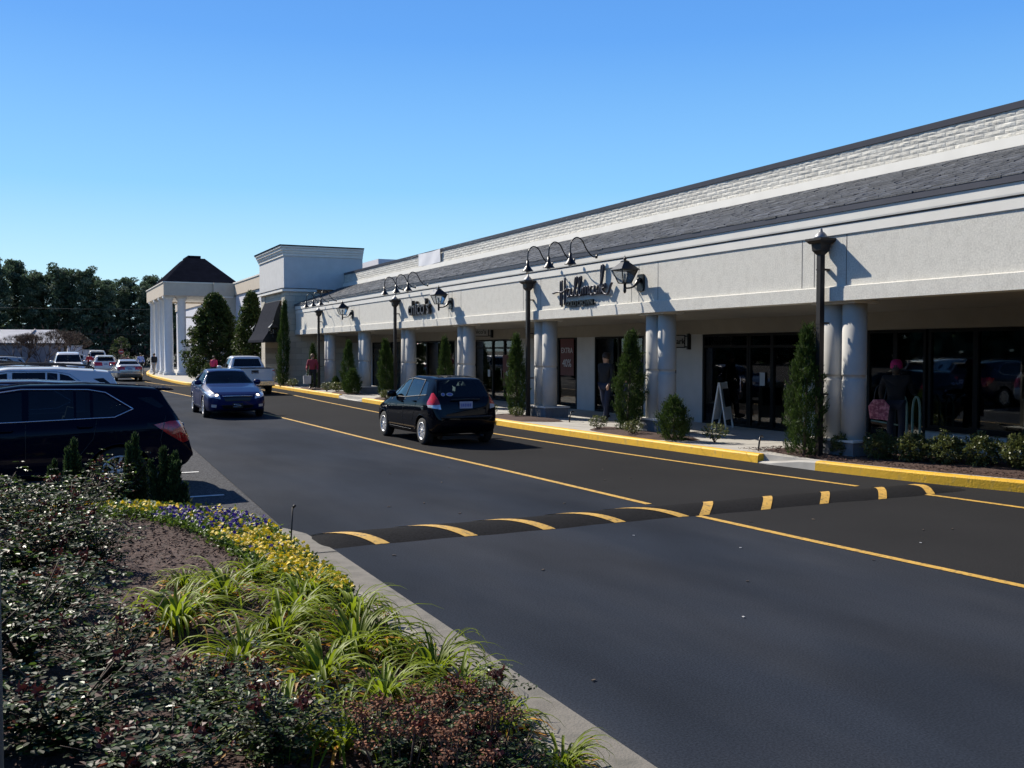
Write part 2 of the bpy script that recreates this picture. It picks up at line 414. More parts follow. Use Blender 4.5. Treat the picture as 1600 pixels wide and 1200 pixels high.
LB = [(2.3, -35), (2.4, 11), (2.72, 20), (3.3, 34), (3.9, 60), (4.4, 100)]
poly_sheet('road', LB + [(8, 100), (5, 60)] + CL[::-1][1:] + [(7.4, -35)], 0.0, MT['asphalt'])
poly_sheet('road_side_lane', [(7.4, -35)] + CL + [(8, 100)] + [(k[0] + .1, k[1]) for k in KP[::-1]] + [(16, -35)], 0.0005 + .0, MT['asphalt_side'])
for o_, pp, ww in (('road_line', CL[:5], .10), ('road_line', CL[5:], .10), ('road_line', RL, .10), ('road_line', RL2, .10)):
    ribbon(o_, [tuple(p) [:2] for p in catmull([(p[0], p[1], 0) for p in pp], 5)], ww, .006, MT['line'])
def wline(x0, y0, x1, y1, wd=.1): return ribbon('parking_line', [(x0, y0), (x1, y1)], wd, .002, MT['linewhite'])
for k in range(18): wline(-3.2, 13.5 + 2.75 * k, 2.22 + .06 * k, 13.5 + 2.75 * k)
def kerb(name, path, m, wd=.16, h=.15, hin=.13, side=1):
    P = [Vector((p[0], p[1], 0)) for p in path]; v = []; f = []
    for i, p in enumerate(P):
        d = (P[min(i + 1, len(P) - 1)] - P[max(i - 1, 0)]).normalized(); s = Vector((d.y, -d.x, 0)) * side
        hh = h[i] if isinstance(h, list) else h
        v += [p + Vector((0, 0, -.03)), p + s * .012 + Vector((0, 0, hh - .025)), p + s * .04 + Vector((0, 0, hh)), p + s * wd + Vector((0, 0, hh + .003)), p + s * wd + Vector((0, 0, -.03))]
    for i in range(len(P) - 1):
        for k in range(4): f.append((5 * i + k, 5 * i + k + 1, 5 * i + 6 + k, 5 * i + 5 + k))
    f += [(0, 1, 2, 3, 4), tuple(5 * (len(P) - 1) + k for k in (4, 3, 2, 1, 0))]
    mb = MB(); mb.add(v, f); o = mb.build(name, m); o['kind'] = 'structure'; return o
def dens(pp, n=5): return [(p.x, p.y) for p in catmull([(a, b, 0) for a, b in pp], n)]
kerb('yellow_kerb', dens(KP[:6]), MT['kerbyel'])
kerb('yellow_kerb', dens(KP[6:13]), MT['kerbyel'])
kerb('yellow_kerb', dens(KP[13:]), MT['kerbyel'])
kerb('kerb_ramp', [(11.33, 12.05), (11.30, 12.4), (11.26, 12.7), (11.22, 13.0), (11.20, 13.3)], MT['concrete'], wd=.42, h=[.15, .13, .09, .05, .03])
kerb('kerb_ramp', [(11.02, 35.8), (11.02, 36.6), (11.02, 38.2), (11.02, 39)], MT['concrete'], wd=.5, h=[.12, .03, .03, .12])
# sidewalk slab
inner = [(p[0] + .15, p[1]) for p in KP]
mb = MB(); mb.prism([(15.3, 1)] + [(p[0] if p[0] < 15.2 else 15.25, p[1]) for p in inner] + [(13.3, 99), (13.3, 56.6), (15.3, 56.6)], 'Z', -.02, .148)
sw = mb.build('sidewalk', MT['concrete']); sw['kind'] = 'structure'
mb = MB()
for y in [13.6, 14.8, 20.1, 21.6, 25.6, 27, 30.8, 32.2, 33.6, 36, 38, 42, 44, 47, 49, 51, 53]:
    mb.box(10.9, 15, y, y + .012, .1485, .1495)
mb.box(11.98, 11.99, 10, 54, .1487, .1498)
mb.build('sidewalk_joint', MT['joint'])['kind'] = 'structure'
# mulch beds on the sidewalk
def blob(name, pts, z0, z1, m=MT['mulch']):
    P = dens(pts + [pts[0]], 5)[:-1]; n = len(P); cx = sum(p[0] for p in P) / n; cy = sum(p[1] for p in P) / n
    v = [(x, y, z0) for x, y in P] + [(cx + (x - cx) * .8, cy + (y - cy) * .9, z1) for x, y in P] + [(cx, cy, z1 + .02)]
    f = [(i, (i + 1) % n, n + (i + 1) % n, n + i) for i in range(n)] + [(n + i, n + (i + 1) % n, 2 * n) for i in range(n)]
    mb = MB(); mb.add(v, f, True); o = mb.build(name, m); o['kind'] = 'structure'; return o
BEDS = []
def bed(pts): BEDS.append(pts); blob('mulch_bed', pts, .14, .19)
bed([(15.0, 1.4), (14.35, 3.4), (13.2, 6.6), (12.4, 8.9), (11.9, 10.4), (11.55, 12.0), (11.6, 13.2), (11.8, 13.9), (12.1, 14), (12.9, 12.6), (14.2, 11.2), (14.8, 10), (15.0, 6)])
for (ya, yb) in ((15.9, 19.5), (21.6, 24.7), (27.4, 30.4), (33.0, 35.6), (38.7, 41.6), (43.6, 47.2), (49.6, 54.2)):
    ym = (ya + yb) / 2; xk = np.interp(ym, [p[1] for p in KP], [p[0] for p in KP])
    bed([(xk + .22, ya + .5), (xk + .2, ym), (xk + .3, yb - .4), (11.95, yb), (12.07, ym), (12.05, ya + .2), (11.7, ya)])
bed([(9.3, 59), (9.0, 63), (9.3, 67.5), (11, 70), (13, 70), (13.1, 60), (11.5, 57.5)])
# planter in the foreground
PK = [(2.2, -12), (2.2, 4), (2.2, 8), (2.2, 9.9), (2.12, 10.8), (1.9, 11.45), (1.5, 11.85), (.9, 12.05), (-.5, 12.1), (-6, 12.1), (-14, 12.1)]
pk = dens(PK[:2], 2)[:-1] + dens(PK[1:], 5)
kerb('planter_kerb', pk, MT['kerbgrey'], wd=.16, side=-1)
# gutter pan beside the kerb
gp = [(2.2 + .0, -12), (2.2, 10.0), (2.15, 10.75)]
mb = MB(); P = [(2.19, -12), (2.56, -12), (2.56, 9.2), (2.52, 10.2), (2.25, 11.0), (2.11, 10.8), (2.19, 9.9)]
mb.add([(x, y, .009 if x > 2.4 else .014) for x, y in P], [tuple(range(7))]); mb.build('gutter', MT['gutter'])['kind'] = 'structure'
mb = MB()
for y in (3.55, 5.9, 9.15): mb.obox((2.37, y, .0155), (.37, .014, .004)); mb.obox((2.12, y, .152), (.16, .012, .004))
mb.build('gutter_joint', MT['joint'])['kind'] = 'structure'
# planter soil mound (real relief)
def soilz(x, y):
    e = min(max((2.04 - x) / 1.2, 0), 1) * min(max((11.9 - y) / 1.5, 0), 1)
    return .125 + .13 * (e ** .7) + .02 * math.sin(x * 3.1 + y * 1.7) * e + .015 * math.sin(y * 4.3 - x * 2) * e
nx, ny = 60, 130; v = []; f = []
inside = lambda x, y: (x < 2.06 and (y < 10 or (x < 2.06 - (max(0, y - 9.9) ** 2) * .17)))
for j in range(ny + 1):
    y = -8 + (11.97 + 8) * j / ny
    xm = 2.05 - (.0 if y < 10 else .42 * ((y - 10) / 1.97) ** 2.6 * 2.6)
    for i in range(nx + 1):
        x = -12 + (xm + 12) * (i / nx) ** .6
        v.append((x, y, soilz(x, y) + random.uniform(-.008, .008)))
for j in range(ny):
    for i in range(nx): a = j * (nx + 1) + i; f.append((a, a + 1, a + nx + 2, a + nx + 1))
mb = MB(); mb.add(v, f, True); mb.build('mulch_ground', MT['mulch'])['kind'] = 'structure'
# mulch chips
def chips(name, n, sampler, L=(.02, .06)):
    C = np.array([sampler() for _ in range(n)]); D = rdir(n); D[:, 2] *= .25; Nn = rdir(n, 1.5)
    return leafmesh(name, [leaves(C, D, Nn, rng.uniform(*L, n), rng.uniform(.006, .016, n))], [MT['chip']])
def s1():
    while 1:
        x = random.uniform(-1.5, 2.03); y = random.uniform(2.8, 11.3)
        if y < 10 or x < 1.8: return (x, y, soilz(x, y) + random.uniform(.004, .022))
tag(setobj('mulch_chips', chips('mulch_chips', 26000, s1)), 'dark brown bark mulch chips between the foreground plants', 'mulch', kind='stuff')
def s2():
    while 1:
        y = random.uniform(6, 14); xk = np.interp(y, [p[1] for p in KP], [p[0] for p in KP]); x = xk + .2 + random.random() * 1.6
        if x < 14.6: return (x, y, .185 + random.random() * .015)
tag(setobj('mulch_chips', chips('mulch_chips', 9000, s2, (.03, .08))), 'reddish mulch chips in the bed under the round shrubs by the yellow kerb', 'mulch', kind='stuff')

# speed bump
mb = MB(); v = []; f = []; nX = 60; nY = 12
def bz(t, x): return .055 * math.sin(PI * min(max(t, 0), 1)) ** .85 * min(1, (x - 2.5) / .25 + .25, max(0, (11.75 - x) / .7)) - .002
for i in range(nX + 1):
    x = 2.5 + 9.25 * i / nX
    for j in range(nY + 1): t = j / nY; v.append((x, 9.33 + .82 * t + .02 * math.sin(x * 2.3) + .015 * math.sin(x * 7), bz(t, x)))
for i in range(nX):
    for j in range(nY): a = i * (nY + 1) + j; f.append((a, a + nY + 1, a + nY + 2, a + 1))
mb.add(v, f, True)
sb = mb.build('speed_bump', MT['bump']); tag(sb, 'black asphalt speed bump with slanted yellow stripes across the road', 'speed bump')
for a, b in [(3.09, 2.62), (4.06, 3.55), (4.98, 4.47), (5.91, 5.39), (6.78, 6.2), (7.06, 7.7), (7.99, 8.70), (8.96, 9.68), (9.94, 10.66), (10.85, 11.4)]:
    mb = MB(); v = []; f = []
    for j in range(nY + 1):
        t = j / nY; x = a + (b - a) * t + .04 * math.sin(PI * t); hw = .075
        for q in (-1, 1): v.append((x + q * hw, 9.335 + .81 * t + .02 * math.sin(x * 2.3), bz(t, x) + .006))
    for j in range(nY): f.append((2 * j, 2 * j + 1, 2 * j + 3, 2 * j + 2))
    mb.add(v, f, True); mb.build('yellow_stripe', MT['line'], sb)
# small litter on the road
mb = MB()
for k in range(26):
    x = random.uniform(2.8, 9.5); y = random.uniform(4.2, 16); a = random.random() * 6
    mb.obox((x, y, .008), (random.uniform(.02, .05), .012, .006), Matrix.Rotation(a, 3, 'Z'))
tag(mb.build('leaf_litter', MT['bark']), 'small dark twigs and leaves scattered on the asphalt', 'litter', kind='stuff')
mb = MB()
for x, y in [(8.0, 7.0), (4.6, 5.6), (9.3, 6.6), (6.2, 7.6), (5.6, 8.6)]: mb.obox((x, y, .008), (.022, .014, .004), Matrix.Rotation(x, 3, 'Z'))
tag(mb.build('paper_scrap', MT['paper']), 'tiny white paper scraps scattered on the dark asphalt', 'litter', kind='stuff')

# ---------------------------------------------------------------- arcade building
FR = [12.70 + 5.44 * k for k in range(-2, 7)]      # far column of each pair
arc = tag(empty('shopping_arcade', (12, 25, 0)), 'long cream one storey shopping arcade with twin columns, slate skirt roof and block parapet', 'building')
def P(o): o.parent = arc; o.matrix_parent_inverse = Matrix.Translation((-12, -25, 0)); return o
Y0, Y1 = -6, 50.4
def prism_part(name, prof, ms, y0=Y0, y1=Y1, jl=()):
    mb = MB(); mb.prism(prof, 'Y', y0, y1)
    mb.mi = 1
    for y in jl: mb.box(11.997, 12.01, y - .007, y + .007, 3.04, 3.865)
    return P(mb.build(name, ms))
jl = []
for fr in FR: jl += [fr + .42, fr + .12, fr - .62]
FX = 12.0
prism_part('fascia_panel', [(FX, 2.80), (FX + .3, 2.80), (FX + .3, 3.89), (FX, 3.89)], [MT['stucco'], MT['joint']], jl=jl)
prism_part('fascia_sill', [(FX - .05, 2.78), (FX + .35, 2.78), (FX + .35, 2.797), (FX - .002, 2.797), (FX - .002, 3.028), (FX - .05, 3.012)], MT['stucco'])
prism_part('fascia_moulding', [(FX - .018, 3.87), (FX + .3, 3.892), (FX + .3, 4.035), (FX - .024, 4.035), (FX - .024, 3.88)], MT['trim'])
prism_part('fascia_shadow_groove', [(FX - .01, 4.036), (FX + .3, 4.036), (FX + .3, 4.063), (FX - .01, 4.063)], MT['joint'])  # shadow line below the cornice, put in as a dark coloured strip
prism_part('cornice', [(FX - .045, 4.064), (FX + .3, 4.066), (FX + .3, 4.24), (FX - .05, 4.24), (FX - .05, 4.09)], MT['trim'])
prism_part('eave_flashing', [(FX - .075, 4.243), (FX + .3, 4.243), (FX + .3, 4.34), (FX - .075, 4.335)], MT['flash'])
prism_part('roof_slope', [(FX - .08, 4.337), (FX + .25, 4.342), (14.7, 5.10), (14.7, 5.30), (14.45, 5.29)], MT['darkroof'])
mb = MB(); rs_ = random.Random(4); sl0 = Vector((FX - .07, 4.342)); sl1 = Vector((14.48, 5.30)); NR = 15
for k in range(NR):
    a = sl0.lerp(sl1, k / NR); b = sl0.lerp(sl1, min(1, (k + 1.25) / NR)); y = Y0 - .2 + .13 * (k % 2)
    while y < Y1:
        w_ = rs_.uniform(.20, .34); t = rs_.uniform(.012, .030); j = rs_.uniform(-.02, .02); u = (b - a).normalized(); a2 = a + u * j; y2 = min(y + w_ - .006, Y1)
        v = [(a2.x, y, a2.y + t), (a2.x, y2, a2.y + t + rs_.uniform(-.004, .004)), (b.x, y2, b.y + .004), (b.x, y, b.y + .004), (a2.x, y, a2.y - .005), (a2.x, y2, a2.y - .005)]
        mb.add(v, [(0, 1, 2, 3), (4, 5, 1, 0), (0, 3, 4), (1, 5, 2)]); y += w_
P(mb.build('slate_roof', MT['shingle']))
prism_part('parapet_band', [(14.5, 5.27), (14.9, 5.27), (14.9, 5.50), (14.52, 5.49)], MT['trim'])
prism_part('parapet_backing', [(14.606, 5.49), (14.9, 5.501), (14.9, 5.95), (14.606, 5.95)], MT['mortar'])
mb = MB(); rs_ = random.Random(9)
for k in range(5):
    z0_ = 5.497 + .0905 * k; y = Y0 + .2 * (k % 2)
    while y < Y1:
        y2 = min(y + .385, Y1); n_ = 5; v = []; f = []
        for a in range(n_ + 1):
            for b in range(4):
                ed = a in (0, n_) or b in (0, 3)
                v.append((14.605 - (.002 if ed else rs_.uniform(.003, .015)), y + (y2 - y) * a / n_, z0_ + .080 * b / 3))
        for a in range(n_):
            for b in range(3): q = a * 4 + b; f.append((q, q + 1, q + 5, q + 4))
        mb.add(v, f); y += .395
P(mb.build('parapet_wall', MT['blockface']))
prism_part('parapet_coping', [(14.575, 5.95), (14.98, 5.952), (14.98, 6.07), (14.565, 6.06)], MT['flash'])
prism_part('roof_deck', [(14.903, 5.5), (40, 5.5), (40, 5.6), (14.903, 5.6)], MT['joint'])
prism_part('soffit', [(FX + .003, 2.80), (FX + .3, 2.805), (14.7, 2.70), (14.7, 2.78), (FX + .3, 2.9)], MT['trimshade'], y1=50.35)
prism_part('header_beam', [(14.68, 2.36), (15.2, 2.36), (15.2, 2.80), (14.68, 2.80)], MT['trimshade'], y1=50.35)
# shop wall pieces
mb = MB()
for a, b in [(14.42, 16.25), (19.8, 20.9), (22.0, 22.42), (25.05, 26.1), (28.6, 30.05), (34.0, 35.9), (40.6, 42.4), (46.6, 50.3)]:
    mb = MB(); mb.box(14.9, 15.15, a, b, .1, 2.36); P(mb.build('wall_pier', MT['wall']))
mb = MB(); mb.box(14.86, 15.15, Y0, 12.94, .1, .47); P(mb.build('knee_wall', MT['wall']))
mb = MB(); mb.box(14.8, 15.2, Y0, 12.97, .471, .505); P(mb.build('window_sill', MT['frame']))
# interior
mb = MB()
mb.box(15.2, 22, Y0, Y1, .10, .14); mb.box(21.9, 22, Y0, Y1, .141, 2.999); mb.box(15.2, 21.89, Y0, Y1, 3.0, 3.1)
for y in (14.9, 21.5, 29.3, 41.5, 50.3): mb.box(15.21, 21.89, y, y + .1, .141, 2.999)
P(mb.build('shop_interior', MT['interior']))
def shopwin(y0, y1, z0, z1=2.355, mull=(), trans=None, door=()):
    mb = MB(); X = 14.93; t = .035
    mb.box(X - t, X + t, y0, y1, z0, z0 + .06); mb.box(X - t, X + t, y0, y1, z1 - .06, z1)
    for y in (y0 + .03, y1 - .03): mb.box(X - t - .002, X + t + .002, y - .03, y + .03, z0 + .0601, z1 - .0601)
    for y in mull: mb.box(X - t - .01, X + t + .01, y - .05, y + .05, z0 + .0601, z1 - .0601)
    if trans: mb.box(X - t + .003, X + t - .003, y0 + .0601, y1 - .0601, trans - .03, trans + .03)
    wn = P(mb.build('shop_window', MT['frame']))
    ys = [y0 + .03] + list(mull) + [y1 - .03]
    for a, b in zip(ys[:-1], ys[1:]):
        g = MB(); g.box(X - .004, X + .004, a, b, z0 + .03, z1 - .03)
        p = g.build('pane', MT['shopglass']); p.parent = wn
    for y in door:
        d = MB(); d.box(X - .09, X - .07, y - .015, y + .015, .95, 1.35); d.box(X - .09, X - .03, y - .012, y + .012, .95, .975); d.box(X - .09, X - .03, y - .012, y + .012, 1.325, 1.35)
        p = d.build('door_handle', MT['chrome']); p.parent = wn
    return wn
shopwin(Y0, 3.0, .506, mull=(-2, .5)); shopwin(3.0, 12.92, .506, mull=(4.6, 6.5, 8.3, 10.0, 11.9))
shopwin(12.98, 14.41, .15, mull=(13.7,), door=(13.6,))
shopwin(16.26, 18.02, .15, mull=(17.22,), trans=2.05)
shopwin(18.04, 19.78, .15, trans=2.05, door=(18.25,))
shopwin(22.43, 25.03, .15, mull=(23.7,)); shopwin(26.12, 28.58, .15, mull=(27.3,))
shopwin(30.07, 33.98, .15, mull=(31.3, 32.3), trans=2.05, door=(31.45,)); shopwin(35.92, 40.58, .15, mull=(37.4, 39)); shopwin(42.42, 46.58, .15, mull=(43.8, 45.2))
# columns & plinths
for fr in FR:
    ne = fr - .47
    mb = MB(); mb.box(12.09, 12.79, ne - .25, fr + .25, .13, .42); mb.mi = 1; mb.box(12.06, 12.82, ne - .28, fr + .28, .42, .455)
    P(mb.build('plinth', [MT['plinth'], MT['trim']]))
    mb = MB(); mb.box(12.08, 12.62, ne - .26, fr + .26, 2.74, 2.785); P(mb.build('capital_slab', MT['trim']))
    for yy in (ne, fr):
        mb = MB(); r = .2
        mb.lathe([(r, .455), (r, 1.44), (r - .008, 1.46), (r - .016, 1.465), (r - .016, 1.53), (r + .0, 1.535), (r, 1.56), (r, 2.74)], (12.35, yy, 0), 28)
        o = mb.build('column', MT['column']); P(o)
# downspouts with leader heads
for y in (12.50, 23.40, 34.28, 45.22, 1.6):
    mb = MB(); X = 11.84
    mb.box(X - .05, X + .05, y - .045, y + .045, .15, 3.58)
    for z in (1.2, 2.4, 3.3): mb.box(X - .055, X + .155, y - .05, y + .05, z, z + .03)
    d = P(mb.build('downspout', MT['brown']))
    mb = MB()
    def fr_(za, zb, a, b):
        v = [(X - a, y - a, za), (X + a, y - a, za), (X + a, y + a, za), (X - a, y + a, za), (X - b, y - b, zb), (X + b, y - b, zb), (X + b, y + b, zb), (X - b, y + b, zb)]
        mb.add(v, [(0, 1, 2, 3), (4, 5, 6, 7), (0, 1, 5, 4), (1, 2, 6, 5), (2, 3, 7, 6), (3, 0, 4, 7)])
    fr_(3.56, 3.63, .05, .10); fr_(3.631, 3.74, .10, .11); fr_(3.741, 3.79, .13, .175); fr_(3.791, 3.83, .18, .18)
    lh = mb.build('leader_head', MT['brown']); lh.parent = d
    mb = MB(); mb.lathe([(.12, 3.831), (.11, 3.87), (.06, 3.93), (.03, 3.95), (.02, 4.0)], (X, y, 0), 10); c = mb.build('cap', MT['leadcap']); c.parent = d

# ---------------------------------------------------------------- wall lanterns, gooseneck lamps, signs
def lantern(name='wall_lantern', s=1.0):
    root = empty(name)          # origin on the wall, lamp towards -X
    mb = MB(); mb.prism([(-.10, -.10), (.10, -.10), (.13, 0), (.13, .30), (.10, .40), (-.10, .40), (-.13, .30), (-.13, 0)], 'X', -.05, 0)
    mb.tube(catmull([(-.05, 0, .28), (-.14, 0, .12), (-.26, 0, .0), (-.44, 0, -.03)], 6), [.06 - .035 * min(1, k / 12) for k in range(19)], 8)
    mb.tube([(-.44, 0, -.18), (-.44, 0, -.13), (-.44, 0, .10)], [.012, .035, .03], 8)
    mb.build('bracket', MT['black'], root)
    cx = -.44
    lb = MB()
    def sq(z, a): return [Vector((cx + sx * a, sy * a, z)) for sx, sy in ((-1, -1), (1, -1), (1, 1), (-1, 1))]
    b0 = sq(.12, .10); t0 = sq(.50, .20)
    for k in range(4):
        lb.tube([b0[k], t0[k]], .013, 6); lb.tube([b0[k], b0[(k + 1) % 4]], .013, 6); lb.tube([t0[k], t0[(k + 1) % 4]], .018, 6)
    lb.build('lantern_frame', MT['black'], root)
    g = MB(); bb = sq(.125, .095); tt = sq(.498, .193)
    g.add(bb + tt, [(k, (k + 1) % 4, 4 + (k + 1) % 4, 4 + k) for k in range(4)]); g.build('lantern_glass', MT['lampglass'], root)
    g = MB(); g.tube([(cx, 0, .12), (cx, 0, .40)], .022, 8); g.build('bulb_tube', MT['white'], root)
    cap = MB(); v = sq(.50, .235) + sq(.52, .235) + sq(.66, .13) + sq(.74, .07) + sq(.76, .075) + sq(.80, .03)
    fs = [(3, 2, 1, 0)]
    for l in range(5): fs += [(4 * l + k, 4 * l + (k + 1) % 4, 4 * l + 4 + (k + 1) % 4, 4 * l + 4 + k) for k in range(4)]
    fs.append((20, 21, 22, 23)); cap.add(v, fs)
    cap.lathe([(.02, .80), (.05, .84), (.02, .86), (.012, .90), (.003, .96)], (cx, 0, 0), 8)
    cap.build('lantern_cap', MT['black'], root)
    return root
L0 = lantern()
spots = [((12.0, 18.15, 3.22), 'black wall lantern right of the crown shop sign, nearest the camera'),
         ((12.0, 29.2, 3.24), "black wall lantern just right of the chico's sign"),
         ((12.0, 40.25, 3.26), 'smallest fascia lantern, above the farthest three gooseneck lamps')]
for i, (p, lb) in enumerate(spots):
    o = L0 if i == 0 else copy_tree(L0)
    o.location = (p[0], p[1], p[2] + .12); o.scale = (1, 1, .74); tag(o, lb, 'wall lantern', 'wall lanterns on the arcade fascia')
for p, lb in (((11.4, 51.0, 2.75), 'black wall lantern on the tower near the camera side of the awning'), ((11.4, 55.6, 2.75), 'black wall lantern on the tower beyond the awning')):
    o = copy_tree(L0); o.scale = (1, 1, .8); o.location = p; tag(o, lb, 'wall lantern', 'wall lanterns flanking the tower awning')
def goose():
    root = empty('gooseneck_lamp')
    mb = MB(); mb.tube(catmull([(0, 0, 0), (-.12, 0, .0), (-.28, 0, .16), (-.40, 0, .36), (-.55, 0, .42), (-.68, 0, .32), (-.71, 0, .16), (-.71, 0, .02)], 6), .016, 8)
    mb.lathe([(.05, -.02), (.05, 0)], (0, 0, 0), 10, 'X'); mb.build('arm', MT['black'], root)
    mb = MB(); mb.lathe([(.035, .06), (.04, -.06), (.05, -.08), (.14, -.20), (.15, -.21)], (-.71, 0, 0), 16); mb.build('shade', MT['black'], root)
    mb = MB(); mb.lathe([(.05, -.215), (.04, -.25), (.01, -.27)], (-.71, 0, 0), 8); mb.build('bulb', MT['white'], root)
    return root
G0 = goose(); first = True
for grp, ys, nm in (('crown', (19.85, 20.92, 22.05), 'over the crown shop sign'), ('c', (30.95, 32.15, 33.4), "over the chico's sign"), ('f', (42.2, 43.5, 44.8), 'on the far end of the fascia')):
    for k, y in enumerate(ys):
        o = G0 if first else copy_tree(G0); first = False
        o.location = (11.86, y, 4.17); tag(o, ('rightmost', 'middle', 'leftmost')[k] + ' black gooseneck lamp of the three ' + nm, 'sign lamp', 'gooseneck lamps along the cornice')
# Script sign
sg = tag(empty('shop_sign', (11.93, 20.8, 3.4)), 'dark raised script lettering reading Hallmark with GOLD CROWN in small capitals below', 'shop sign')
def stroke(mb, pts, r=.03):
    mb.tube([(0, -(p.x), p.y) for p in catmull([(a, b, 0) for a, b in pts], 6)], r, 6)
sgn = MB(); S0 = -1.35
def st(pts, ox=0, r=.032):
    r = r * .74
    mm = MB(); PP = catmull([(a + ox, b, 0) for a, b in pts], 6)
    for q in (-.012, .012): sgn.tube([(q, -p.x, p.y) for p in PP], r, 6)
# coordinates: x along sign (m, 0..2.67) , y height about 0
def sx(pts, ox): return [(x + ox, y) for x, y in pts]
st([(-.95, .32), (-.95, -.30)], r=.022); st([(-.87, .33), (-.87, -.34)], r=.022); st([(-.72, .38), (-.72, -.30)], r=.026)
st([(-1.35, .02), (-1.1, .05), (-.85, .03), (-.6, .10)], r=.028)
def la(o): st([(o + .20, .08), (o + .08, .10), (o, 0), (o + .05, -.10), (o + .15, -.06), (o + .21, .08), (o + .20, -.06), (o + .30, -.09), (o + .36, -.02)], r=.03)
def ll(o, h=.36): st([(o - .06, -.02), (o + .06, .15), (o + .13, h - .04), (o + .07, h), (o + .02, h - .12), (o + .02, -.02), (o + .08, -.10), (o + .16, -.04)], r=.03)
la(-.60); ll(-.22); ll(-.02)
st([(.12, -.04), (.20, .08), (.22, -.10), (.24, .06), (.32, .09), (.34, -.10), (.36, .06), (.44, .09), (.46, -.09), (.53, -.04)], r=.03)
la(.54)
st([(.84, -.02), (.92, .10), (.98, .06), (.95, -.10), (1.0, .03)], r=.028)
st([(1.0, .0), (1.10, .30), (1.14, .52), (1.08, .55), (1.05, .38), (1.05, -.12)], r=.032)
st([(1.05, .02), (1.20, .12), (1.22, .04), (1.08, 0), (1.22, -.12), (1.36, -.10), (1.46, .06), (1.52, .12)], r=.03)
o = sgn.build('script_letters', MT['flash'], sg); o.rotation_euler = (R(-7) * 0, 0, 0)
wall_text('capital_letters', 'GOLD CROWN', .19, (0.0, -.03, -.29), MT['black'], sg, ext=.03, off=.004, sx=1.0)
sg2 = tag(empty('shop_sign', (11.93, 31.95, 3.40)), "thick raised dark letters reading chico's on the cream fascia", 'shop sign')
wall_text('raised_letters', "chico's", .72, (0.0, 0, .03), MT['black'], sg2, ext=.05, off=.012, sx=1.08)
wall_text('letter_faces', "chico's", .72, (-.055, 0, .03), MT['flash'], sg2, ext=.004, off=-.004, sx=1.08)
# hanging blade signs
def blade(loc, txt, label, script=False, wd=.78):
    r = tag(empty('hanging_sign', loc), label, 'hanging sign')
    mb = MB(); mb.box(-.10, 0, -.03, .03, -.20, .20); mb.box(-.16, -.101, -.012, .012, .12, .15); mb.box(-.16, -.101, -.012, .012, -.15, -.12)
    for z in (-.16, .14): mb.box(-.16 - wd, -.161, -.014, .014, z, z + .025)
    mb.box(-.16 - wd, -.135 - wd, -.0141, .0141, -.134, .139); mb.box(-.19, -.161, -.0141, .0141, -.134, .139)
    mb.build('bracket_frame', MT['black'], r)
    mb = MB(); mb.box(-.13 - wd, -.195, -.006, .006, -.13, .135); mb.build('sign_panel', MT['wall'], r)
    me = text_mesh(txt, .2, .004, .002); me.transform(Matrix(((1, 0, 0, 0), (0, 0, 1, 0), (0, 1, 0, 0), (0, 0, 0, 1))) @ Matrix.Diagonal((1, 1, 1, 1)))
    me.transform(Matrix.Diagonal((1, 1, 1, 1)))
    link('sign_lettering', me, r, [MT['black']], loc=(-.16 - wd / 2, -.011, -.0))
    return r
blade((14.72, 20.05, 2.18), 'Hallmark', 'small black framed blade sign reading Hallmark beside the white wall pier')
blade((14.68, 31.8, 2.62), "chico's", "small black framed blade sign reading chico's hung under the soffit")
# banner
mb = MB(); v = []; f = []
for i in range(13):
    for j in range(7):
        v.append((14.52 + .008 * math.sin(i * .9 + j * .5), 39.0 - 2.5 * i / 12, 6.04 - .52 * j / 6 - .03 * math.sin(PI * i / 12)))
for i in range(12):
    for j in range(6): a = i * 7 + j; f.append((a, a + 7, a + 8, a + 1))
mb.add(v, f, True); tag(mb.build('banner', MT['banner']), 'white cloth banner hanging slightly creased over the block parapet', 'banner')

# ---------------------------------------------------------------- shop displays, posters
def thing1(name, mb, m, label, cat, group=None, parent=None):
    return tag(mb.build(name, m), label, cat, group)
def poster(y, z, wy, wz, m, lines, label, x=14.88):
    mb = MB(); mb.box(x, x + .008, y - wy / 2, y + wy / 2, z - wz / 2, z + wz / 2); o = mb.build('poster', m); o.location = (0, 0, 0)
    tag(o, label, 'poster')
    for t, s, dz in lines: wall_text('poster_lettering', t, s, (x - .006, y, z + dz), MT['display'], o, ext=.002)
poster(26.7, 1.75, .85, 1.15, MT['poster'], (('EXTRA', .24, .2), ('40%', .34, -.2)), 'red EXTRA 40% sale poster in the narrow shop window beside the white pier')
poster(30.9, 1.25, 1.0, 1.1, MT['poster'], (('GET', .2, .2), ('40%', .32, -.12)), 'red 40% sale poster on the glass behind the black hatchback')
mb = MB(); mb.box(14.885, 14.89, 17.45, 17.62, 1.15, 1.45); thing1('notice', mb, MT['paper'], 'white opening hours notice stuck on the dark shop door', 'notice')
mb = MB(); mb.box(14.885, 14.89, 32.5, 32.7, 1.0, 1.25); thing1('notice', mb, MT['paper'], "white notice stuck on the glass door of the chico's shop", 'notice')
mb = MB(); mb.box(16.0, 16.9, 9.8, 11.8, 1.05, 1.08); mb.box(16.0, 16.9, 9.8, 11.8, .5, .53)
for y in (9.85, 11.75):
    for x in (16.03, 16.85): mb.box(x - .02, x + .02, y - .02, y + .02, .14, 1.6)
d = tag(mb.build('display_shelf', MT['display']), 'display shelf of blue and white gift boxes behind the rightmost window', 'shelf')
